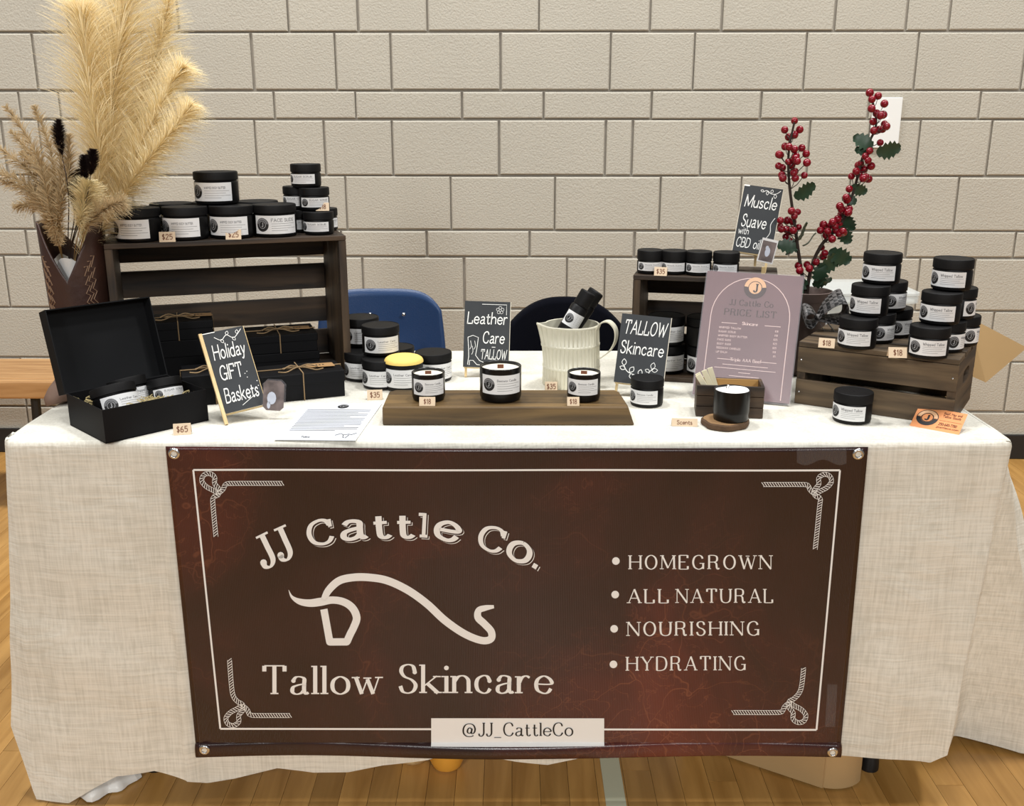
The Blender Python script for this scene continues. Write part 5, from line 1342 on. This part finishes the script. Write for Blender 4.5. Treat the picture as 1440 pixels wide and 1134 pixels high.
def tis(a, b):
    an = a * 2 * math.pi; rr = .034 + .012 * b + .006 * math.sin(an * 5 + b * 3); return (rr * math.cos(an), rr * math.sin(an) * .9, .17 + .11 * b + .012 * math.sin(an * 3))
m_.grid(tis, 40, 8); o = obj('tissue_paper', m_, M_tissue, None, smooth=True); o.location = (BX, BY, ZT); tag(o, 'crumpled grey-white tissue paper stuffed in the boot opening', 'paper')

# plumes -------------------------------------------------------------
def plume(name, label, grp, base_, pts, widths, nstr, m, stem_r=.0013, droop=.5, length=1.0, sw=.00055, seed=1, core=None):
    """stem through pts; fine strands leave it over its plumed part. widths: (t0, t1, wmax)"""
    rnd = random.Random(seed); P = catmull(pts, 10); t = thing(name, label, 'dried grass', base_, 0, grp); B = Vector(base_)
    obj('stem', MB().tube([p - B for p in P], [stem_r * (1 - .75 * i / len(P)) for i in range(len(P))], 6), M_stem if m is not M_darkpl else M_twig, t)
    m_ = MB(); N = len(P); t0, t1, wm = widths
    for q in range(nstr):
        s_ = t0 + (t1 - t0) * rnd.random() ** .9; i = min(N - 2, int(s_ * (N - 1))); fr_ = s_ * (N - 1) - i
        o_ = P[i].lerp(P[i + 1], fr_); tan = (P[i + 1] - P[i]).normalized()
        rel = (s_ - t0) / (t1 - t0); prof = math.sin(math.pi * min(1, max(.0, rel * .86 + .10))) ** .7
        an = rnd.uniform(0, 6.283); side = tan.orthogonal().normalized(); side = Matrix.Rotation(an, 3, tan) @ side
        L_ = wm * prof * rnd.uniform(.45, 1.05) * length
        dirv = (side * rnd.uniform(.35, .75) + tan * rnd.uniform(.7, 1.1)).normalized()
        k = len(m_.V); segs = 4; wv = Vector((rnd.uniform(-1, 1), rnd.uniform(-.3, .3), rnd.uniform(-1, 1))).cross(dirv).normalized()
        for j in range(segs + 1):
            f_ = j / segs; p = o_ + dirv * (L_ * f_ * 1.25) + side * (L_ * .45 * f_ * f_) - Vector((0, 0, 1)) * (L_ * droop * .35 * f_ ** 2.5) - B
            ww = sw * (1 - .65 * f_)
            m_.V += [tuple(p - wv * ww), tuple(p + wv * ww)]
        for j in range(segs): m_.F.append((k + 2 * j, k + 2 * j + 1, k + 2 * j + 3, k + 2 * j + 2))
    o = obj('plume', m_, m, t); o['kind'] = 'stuff'
    return t
R0 = (BX + .005, BY, ZT + .12)
def pz(u, v, y): return PY(u, v, y)
gp = 'cream pampas plumes in the boot'
neck = lambda du=0: Vector((BX + du, BY - .005, ZT + .27))
plume('pampas_plume', 'tallest cream pampas plume rising past the top of the picture', gp, R0, [R0, neck(.01), pz(150, 250, 2.060), pz(158, 130, 2.080), pz(172, 20, 2.100), pz(185, -90, 2.110)], (.22, 1, .105), 5200, M_plume, seed=1, sw=.0007)
plume('pampas_plume', 'broad cream pampas plume at the left of the cream cluster', gp, R0, [R0, neck(.0), pz(140, 250, 2.030), pz(128, 150, 2.030), pz(118, 50, 2.030), pz(112, 10, 2.030)], (.26, 1, .080), 3400, M_plume, seed=2, sw=.0007)
plume('pampas_plume', 'cream pampas plume leaning right toward the wall top', gp, R0, [R0, neck(.02), pz(165, 260, 2.110), pz(195, 160, 2.130), pz(222, 70, 2.150), pz(240, -10, 2.150)], (.25, .97, .075), 3200, M_plume, seed=3, sw=.0007)
plume('pampas_plume', 'cream pampas plume arching far right above the jars', gp, R0, [R0, neck(.02), pz(165, 270, 2.030), pz(200, 200, 2.030), pz(240, 120, 2.030), pz(258, 95, 2.030)], (.25, 1, .062), 3000, M_plume, seed=4, sw=.0007)
plume('pampas_plume', 'lower right cream pampas plume with tan shaded base', gp, R0, [R0, neck(.02), pz(165, 290, 2.010), pz(205, 230, 2.000), pz(250, 175, 1.990), pz(268, 148, 1.990)], (.25, 1, .055), 2800, M_plume, seed=5, sw=.0007)
plume('pampas_plume', 'short tan pampas plume low over the left jar', gp, R0, [R0, neck(.01), pz(120, 325, 1.890), pz(135, 305, 1.880), pz(155, 290, 1.870), pz(172, 284, 1.870)], (.4, 1, .030), 1300, M_plume2, seed=6)
plume('pampas_plume', 'pale fuzzy foxtail head in front of the pampas', gp, R0, [R0, neck(.0), pz(112, 320, 1.880), pz(118, 285, 1.870), pz(124, 258, 1.870)], (.5, 1, .033), 2200, mat('foxtail', (232, 216, 172), .8), seed=7)
gd = 'dark bunny-tail heads in the boot'
for i, (uu, v0, v1, du, lb) in enumerate(((84, 222, 170, 8, 'dark brown bunny tail standing highest at the left of the plumes'), (130, 250, 212, -6, 'dark bunny tail leaning right beside the pampas'), (119, 262, 220, 0, 'dark bunny tail in the centre of the dark cluster'),
                                  (108, 290, 240, -8, 'long dark bunny tail left of the pale foxtail'), (100, 280, 246, -2, 'lowest dark bunny tail among the wheat stalks'))):
    yy = 1.86 + .008 * i
    plume('bunny_tail', lb, gd, R0, [R0, neck(-.01), pz((uu + 105) / 2 + 2, (v0 + 330) / 2, yy), pz(uu + du * .5, v0, yy), pz(uu, (v0 + v1) / 2, yy), pz(uu - du * .2, v1, yy)], (.62, 1, .0125), 1900, M_darkpl, seed=20 + i, droop=0, sw=.0006)
gw = 'grey-tan feather grass stalks in the boot'
sprays = [(8, 150), (48, 150), (-6, 205), (15, 185), (75, 180), (-14, 250), (30, 215), (60, 235), (96, 190), (-20, 235), (40, 262), (20, 290)]
for i, (uu, vv) in enumerate(sprays):
    yy = 1.87 + .02 * (i % 4)
    lab_ = 'tan feather grass stalk among the wheat-like cluster at the far left'
    plume('feather_grass', lab_, gw, R0, [R0, neck(-.02), pz(85 - (105 - uu) * .12, 310, yy), pz((uu + 85) / 2 + 6, (vv + 300) / 2 - 6, yy), pz(uu, vv, yy)], (.36, 1, .024), 620, M_plume2, seed=40 + i, sw=.0011, droop=.4, stem_r=.0012)

# ------------------------------------------------------------------ berries, pot, bow
PX, PYy = XU(1128, 2.19, .8), 2.19
pot = thing('flower_pot', 'brown-grey clay pot holding the red berry stems', 'pot', (PX, PYy, ZT))
hp = T(0, 0).z
zrim = PY(1128, 408, PYy).z - ZT
obj('pot_body', MB().lathe([(.034, 0), (.036, .002), (.050, zrim - .022), (.054, zrim - .020), (.056, zrim - .001), (.053, zrim), (.050, zrim - .004), (.046, zrim - .02), (.03, zrim - .022)], 36), M_pot, pot, smooth=True, sharp=30)
bme = MB().sphere((0, 0, 0), .0085, 14, 9).mesh('berry'); bme.materials.append(M_berry)
for q in bme.polygons: q.use_smooth = True
def leafmesh(seed):
    rnd = random.Random(seed); m_ = MB(); n = 11; V = []; L_ = .056
    for i in range(n):
        t = i / (n - 1); w_ = .017 * math.sin(math.pi * min(1, t * .92 + .05)) ** .6 * (1 + (.34 if i % 2 else -.12))
        z = .004 * math.sin(t * 5); V += [(-w_, t * L_, z + .004), (0, t * L_, z), (w_, t * L_, z + .004)]
    Fc = []
    for i in range(n - 1): Fc += [(3 * i, 3 * i + 1, 3 * i + 4, 3 * i + 3), (3 * i + 1, 3 * i + 2, 3 * i + 5, 3 * i + 4)]
    me = m_.add(V, Fc).mesh('leaf'); me.materials.append(M_leaf)
    for q in me.polygons: q.use_smooth = True
    return me
lme = leafmesh(1)
def stem_thing(label, path, berries, leaves, base_):
    t = thing('berry_branch', label, 'berry branch', base_, 0, 'artificial red berry stems in the pot'); B = Vector(base_)
    P = catmull(path, 8); main = MB().tube([p - B for p in P], [.0035 * (1 - .6 * i / len(P)) + .0008 for i in range(len(P))], 7)
    for (u, v, yy) in berries:
        p = PY(u, v, yy); q = min(P, key=lambda a: (a - (p - Vector((0, 0, .02)))).length)
        main.tube([q - B, (q * .5 + p * .5) - B + Vector((0, -.002, -.004)), p - B], .0009, 4)
        o = obj('berry', bme, None, t, loc=p - B); s_ = random.uniform(.88, 1.06); o.scale = (s_, s_, s_)
    obj('twig', main, M_twig, t, smooth=True)
    for (u, v, yy, ang, sc_, tw) in leaves:
        o = obj('leaf', lme, None, t, loc=PY(u, v, yy) - B); o.rotation_euler = Euler((R(90), R(-tw), 0)); o.scale = (sc_,) * 3
        o.matrix_basis = Matrix.Translation(PY(u, v, yy) - B) @ Matrix.Rotation(R(ang), 4, 'Y') @ Matrix.Rotation(R(tw), 4, 'Z') @ Matrix.Rotation(R(90), 4, 'X') @ Matrix.Scale(sc_, 4)
yb = 2.19
root = Vector((PX, PYy, ZT + zrim - .02))
def jt(lst, y0, seed): 
    rnd = random.Random(seed); return [(u, v, y0 + rnd.uniform(-.022, .022)) for u, v in lst]
z3 = lambda pts: [(1080 + a / 3.545, 100 + b / 3.545) for a, b in pts]
A1 = z3([(132, 248), (83, 293), (158, 292), (102, 329), (131, 318), (85, 376), (104, 378), (131, 390), (168, 384), (190, 413), (62, 419), (54, 416), (140, 425), (135, 437), (102, 452), (117, 470), (146, 450), (194, 457), (52, 473), (72, 482), (68, 518), (74, 534), (135, 500), (128, 508), (181, 520), (136, 534), (117, 698), (148, 703), (131, 724), (62, 745), (97, 745), (124, 752), (67, 788), (60, 776), (92, 790), (105, 800), (126, 795), (152, 779), (108, 848), (116, 858), (88, 826)])
stem_thing('left berry branch of red berries beside the Muscle Suave chalkboard', [root, PY(1125, 370, yb), PY(1118, 320, yb), PY(1110, 260, yb), PY(1109, 215, yb), PY(1117, 172, yb)], jt(A1, yb, 5),
           [(1116, 276, yb, 62, .92, 20), (1115, 340, yb, 35, .9, 60), (1122, 350, yb, -78, .85, 25), (1128, 345, yb, 48, .7, 70), (1122, 352, yb, -110, .5, 80)], tuple(root))
A2_ = z3([(507, 108), (549, 124), (518, 141), (580, 163), (516, 187), (541, 211), (574, 218), (560, 222), (524, 252), (580, 264), (590, 276), (527, 297), (553, 292), (571, 290), (559, 357), (507, 398), (485, 425), (499, 446), (514, 474), (450, 470), (462, 462), (478, 490), (440, 500), (455, 515), (475, 535), (488, 528), (500, 538), (416, 525), (405, 588), (389, 630), (394, 642), (358, 674), (366, 690), (392, 690), (405, 688), (365, 715), (385, 718), (400, 705), (347, 738), (276, 765), (322, 753), (261, 794), (280, 790), (298, 800), (310, 772), (335, 775), (356, 760), (380, 765), (340, 795), (372, 800), (355, 812), (308, 828), (320, 838), (376, 805), (290, 818), (267, 880), (283, 908), (240, 952), (194, 965), (206, 985), (152, 970), (158, 995), (275, 925)])
stem_thing('right berry branch of red berries reaching up before the wall plate', [root, PY(1140, 380, yb), PY(1155, 345, yb), PY(1185, 310, yb), PY(1200, 270, yb), PY(1215, 215, yb), PY(1232, 175, yb), PY(1224, 132, yb)], jt(A2_, yb, 9),
           [(1232, 213, yb, 82, .95, 15), (1226, 208, yb, -60, .85, 15), (1228, 212, yb, -88, .7, 25), (1204, 285, yb, -70, .6, 10), (1196, 262, yb, 110, .7, 15), (1190, 300, yb, 155, .75, 40), (1182, 318, yb, 150, .8, 20),
            (1166, 352, yb, 118, 1.0, 10), (1158, 370, yb, 190, .9, 30), (1150, 378, yb, 60, 1.05, 20), (1135, 395, yb, -140, .9, 50), (1142, 398, yb, 80, .8, 40)], tuple(root + Vector((.004, 0, 0))))
# bow
bw = thing('ribbon_bow', 'black and white plaid ribbon bow lying on the crate by the pot', 'bow', (XU(1150, 2.04, ZQ), 2.045, ZQ))
def loop(pts, wv, ww):
    P = catmull([bwp(*p) for p in pts], 8); m_ = MB()
    k = 0
    for i, p in enumerate(P):
        f_ = i / (len(P) - 1); w_ = ww * (.35 + .65 * math.sin(math.pi * f_)) if wv else ww
        m_.V += [tuple(p + Vector((0, -w_ * .8, -w_ * .35))), tuple(p + Vector((0, w_ * .8, w_ * .35)))]
    for i in range(len(P) - 1): m_.F.append((2 * i, 2 * i + 1, 2 * i + 3, 2 * i + 2))
    return m_
BWL = Vector(bw.location)
def bwp(u, v, dy=0): return PY(u, v, 2.045 + dy) - BWL
obj('loop', loop([(1150, 446), (1160, 432), (1175, 420), (1187, 418), (1189, 432), (1187, 448), (1170, 449), (1150, 448)], True, .034), M_plaid, bw, smooth=True, solid=.0006)
obj('loop', loop([(1150, 446), (1142, 436), (1132, 436), (1130, 450), (1140, 456), (1150, 448)], True, .026), M_plaid, bw, smooth=True, solid=.0006)
obj('tail', loop([(1150, 447), (1154, 456), (1158, 464), (1164, 471)], False, .009), M_plaid, bw, smooth=True, solid=.0006)
obj('tail', loop([(1152, 447), (1162, 452), (1170, 462), (1176, 469)], False, .009), M_plaid, bw, smooth=True, solid=.0006)
obj('knot', MB().sphere(bwp(1150, 447), .008, 12, 8), M_plaid, bw, smooth=True)

# ------------------------------------------------------------------ wall plate, tote, cardboard, chairs, bench
nnw = Vector((-math.sin(WROT), math.cos(WROT), 0))
wp = thing('wall_plate', 'white rectangular plate on the block wall behind the berries', 'wall plate', (0, 0, 0)); wx0, wx1 = wall_x(1224, 172), wall_x(1265, 172)
z0, z1 = PY(1240, 208, 3.74).z, PY(1240, 137, 3.74).z
wp.location = (Vector((0, WY, 0)) + Vector((math.cos(WROT), math.sin(WROT), 0)) * ((wx0 + wx1) / 2) - nnw * .0035) ; wp.location.z = z0; wp.rotation_euler = (0, 0, WROT)
obj('plate', MB().box((0, -.004, (z1 - z0) / 2), (wx1 - wx0, .008, z1 - z0)), M_whitepl, wp, bevel=.002)
obj('switch', MB().box((0, -.0105, (z1 - z0) / 2), (.012, .005, .03)), M_whitepl, wp, bevel=.001)
# cardboard carton behind table
cb = thing('cardboard_carton', 'open cardboard carton behind the table, tan flap sticking out at right', 'box', (.97, 2.66, 0))
Wc, Dc, Hc, th = .40, .34, .70, .004
for c_, d_ in (((0, -Dc / 2, Hc / 2), (Wc, th, Hc)), ((0, Dc / 2, Hc / 2), (Wc, th, Hc)), ((-Wc / 2, 0, Hc / 2), (th, Dc - th, Hc)), ((Wc / 2, 0, Hc / 2), (th, Dc - th, Hc))):
    obj('side', MB().box(c_, d_), M_cardb, cb)
obj('bottom', MB().box((0, 0, .003), (Wc - 2 * th, Dc - 2 * th, th)), M_cardb, cb)
obj('top_panel', MB().box((0, 0, Hc - .01), (Wc - 2 * th, Dc - 2 * th, th)), M_cardb, cb)
m_ = MB(); yq = 2.50; V = [PY(1362, 446, yq), PY(1444, 489, yq - .02), PY(1386, 538, yq - .03), PY(1345, 520, yq)]
V = [v - Vector((.97, 2.66, 0)) for v in V]; m_.add(V, [(0, 1, 2, 3)]); obj('flap', m_, M_cardb, cb, solid=.004)
tt = thing('plastic_tote', 'clear plastic storage tote behind the tallow jars', 'storage box', (.90, 2.66, Hc + .002))
m_ = MB(); a_, b_, hh = .150, .11, PY(1290, 416, 2.56).z - Hc - .002
def rr_(w_, d_, z, q=.03, n=6):
    P = []
    for (sx, sy, a0) in ((1, 1, 0), (-1, 1, 90), (-1, -1, 180), (1, -1, 270)):
        for i in range(n + 1): an = R(a0 + 90 * i / n); P.append((sx * (w_ - q) + q * math.cos(an), sy * (d_ - q) + q * math.sin(an), z))
    return P
rings = [rr_(a_ * .9, b_ * .9, 0), rr_(a_, b_, hh - .02), rr_(a_ + .008, b_ + .008, hh - .018), rr_(a_ + .008, b_ + .008, hh)]
for rg in rings: m_.V += rg
nq = len(rings[0])
for k in range(3):
    for i in range(nq): j = (i + 1) % nq; m_.F.append((k * nq + i, k * nq + j, (k + 1) * nq + j, (k + 1) * nq + i))
m_.F.append(tuple(range(nq))); obj('tub', m_, M_tote, tt, smooth=True, solid=.002, sharp=50)
m_ = MB(); m_.V = rr_(a_ + .010, b_ + .010, hh + .002) + rr_(a_ + .010, b_ + .010, hh + .008); m_.F = [tuple(range(nq)), tuple(range(nq, 2 * nq))] + [(i, (i + 1) % nq, nq + (i + 1) % nq, nq + i) for i in range(nq)]
obj('lid', m_, M_tote, tt)
pb = thing('paper_bundle', 'white paper bundle inside the clear tote', 'paper', (.90, 2.66, Hc + .006)); obj('paper_sheet', MB().box((0.02, 0, .035), (.19, .14, .07)), M_sheet, pb, bevel=.01)
# chairs
def chairback(u0, u1, vt, y, vb, rt):
    zt = PY(720, vt, y).z; x0, x1 = XU(u0, y, zt), XU(u1, y, zt - .1); zb = vb; return x0, x1, zt, zb
def chair(label, x0, x1, zt, zb, y, m, flat, name='chair', seatm=None):
    w_ = x1 - x0; cx_ = (x0 + x1) / 2; t = thing(name, label, 'chair', (cx_, y, 0)); H_ = zt - zb
    def fn(a, b):
        s_ = a * 2 - 1; z = zb + H_ * b
        top = zt - (zt - zb) * (.0 if flat else .0) - (abs(s_) ** (5 if flat else 2.6)) * (.06 if flat else .075)
        z = zb + (top - zb) * b; xx = s_ * w_ / 2 * (1 - (.08 if flat else .04) * b * b)
        return (xx, .03 * (1 - s_ * s_) + (.02 * b), z)
    obj('backrest', MB().grid(fn, 28, 14), m, t, smooth=True, solid=.008 if flat else .03, sharp=60)
    obj('seat', MB().grid(lambda a, b: ((a - .5) * w_ * .98, -.02 - .38 * b + 0, .445 + .012 * math.cos((a - .5) * 6) * -1 - .01 * b), 10, 8), m, t, smooth=True, solid=.012)
    for sx in (-1, 1):
        for (ya, yb_) in ((.02, .05), (-.36, -.40)):
            obj('leg', MB().tube([(sx * w_ * .38, ya - .03, .43), (sx * w_ * .44, yb_, .004)], .0105, 10), M_metal if flat else M_black_m, t, smooth=True)
        obj('back_post', MB().tube([(sx * w_ * .36, .055, .43), (sx * w_ * .36, .062, zb + H_ * .45)], .009, 8), M_metal if flat else M_black_m, t, smooth=True)
    return t
y = 2.86
x0, x1, zt, zb = chairback(438, 622, 410, y, .50, 0)
bc = chair('blue moulded plastic chair behind the leather care jars', x0, XU(628, y, zt - .15), zt, zb, y, M_blue, True)
for u in (520, 567.5):
    p = PY(u, 443, y) - Vector(bc.location); obj('rivet', MB().sphere((p.x, .006, p.z), .0065, 10, 6), M_metal, bc, smooth=True)
y = 2.84
x0, x1, zt, zb = chairback(714, 876, 422, y, .52, 0)
chair('dark navy padded chair behind the cream pitcher', x0, x1, zt, zb, y, M_navy, False)
# bench far left
y = 3.15; zt = PY(20, 534, y).z; zb = PY(20, 560, y).z
be = thing('wooden_bench', 'pale wooden bench on dark legs against the wall at far left', 'bench', (-1.95, y, 0))
obj('front_rail', MB().box((0, 0, (zt + zb) / 2), (1.16, .030, zt - zb)), M_bench, be, bevel=.008)
obj('seat_board', MB().box((0, .16, zt - .012), (1.16, .28, .022)), M_bench, be, bevel=.004)
for x in (-.5, .36):
    for yy in (.05, .26):
        obj('leg', MB().tube([(x, yy, zt - .024), (x - .10 + .08, yy, .004)], .016, 8), M_black_m, be, smooth=True)
# ------------------------------------------------------------------ under the table
c0 = T(1156, 1112, 0); c1 = T(1022, 1067, 0); d = c0 - c1; an = math.atan2(d.y, d.x)
ub = thing('cardboard_box', 'tan cardboard box on the floor under the table near the black leg', 'box', (c0.x, c0.y, 0), an)
for c_, d_ in (((-.15, .002, .11), (.30, .004, .21)), ((-.15, .20, .11), (.30, .004, .21)), ((-.298, .10, .11), (.004, .19, .21)), ((-.002, .10, .11), (.004, .19, .21))): obj('side', MB().box(c_, d_), M_cardb, ub)
m_ = MB(); n = 12; V = [(0.002, .004, .004), (0.002, .004, .20)]; 
for i in range(n + 1):
    a = R(i * 80 / n); V += [(.06 * math.sin(a), .004 + .05 * (1 - math.cos(a)) + .02 * i / n, .004 + .0), (.06 * math.sin(a), .004 + .05 * (1 - math.cos(a)) + .02 * i / n, .20)]
m_.add(V, [(2 * i, 2 * i + 2, 2 * i + 3, 2 * i + 1) for i in range(n + 1)]); obj('bulging_flap', m_, M_cardb, ub, smooth=True)
p = T(627, 1092, 0); yt = thing('amber_tub', 'rounded amber plastic tub peeking out below the banner', 'tub', (p.x, p.y + .038, 0))
obj('tub_body', MB().lathe([(.022, 0.001), (.030, .004), (.0365, .020), (.038, .045), (.038, .10), (.034, .105)], 28), M_yellow, yt, smooth=True)
p = T(580, 1086, 0); yt = thing('pale_bowl', 'pale wooden bowl on the floor left of the amber tub', 'bowl', (p.x - .002, p.y + .046, 0))
obj('bowl_body', MB().lathe([(.018, 0.001), (.032, .006), (.042, .022), (.045, .04), (.043, .04), (.038, .02), (.01, .008)], 28), M_light, yt, smooth=True)
p = T(140, 1128, 0); pbg = thing('plastic_bag', 'crumpled white plastic bag poking out under the cloth hem at lower left', 'bag', (p.x, p.y + .062, 0))
random.seed(12)
def bag(a, b):
    an = a * 2 * math.pi; rr = (.052 + .008 * math.sin(an * 3 + 1) + .005 * math.sin(an * 7)) * (1 - b ** 2 * .96); return (rr * math.cos(an) * 1.1 - .012, rr * math.sin(an) * 1.1, .003 + b * .040 + .010 * math.sin(an * 4 + b * 5) * b * (1 - b))
obj('bag_skin', MB().grid(bag, 40, 8), M_whitepl, pbg, smooth=True)
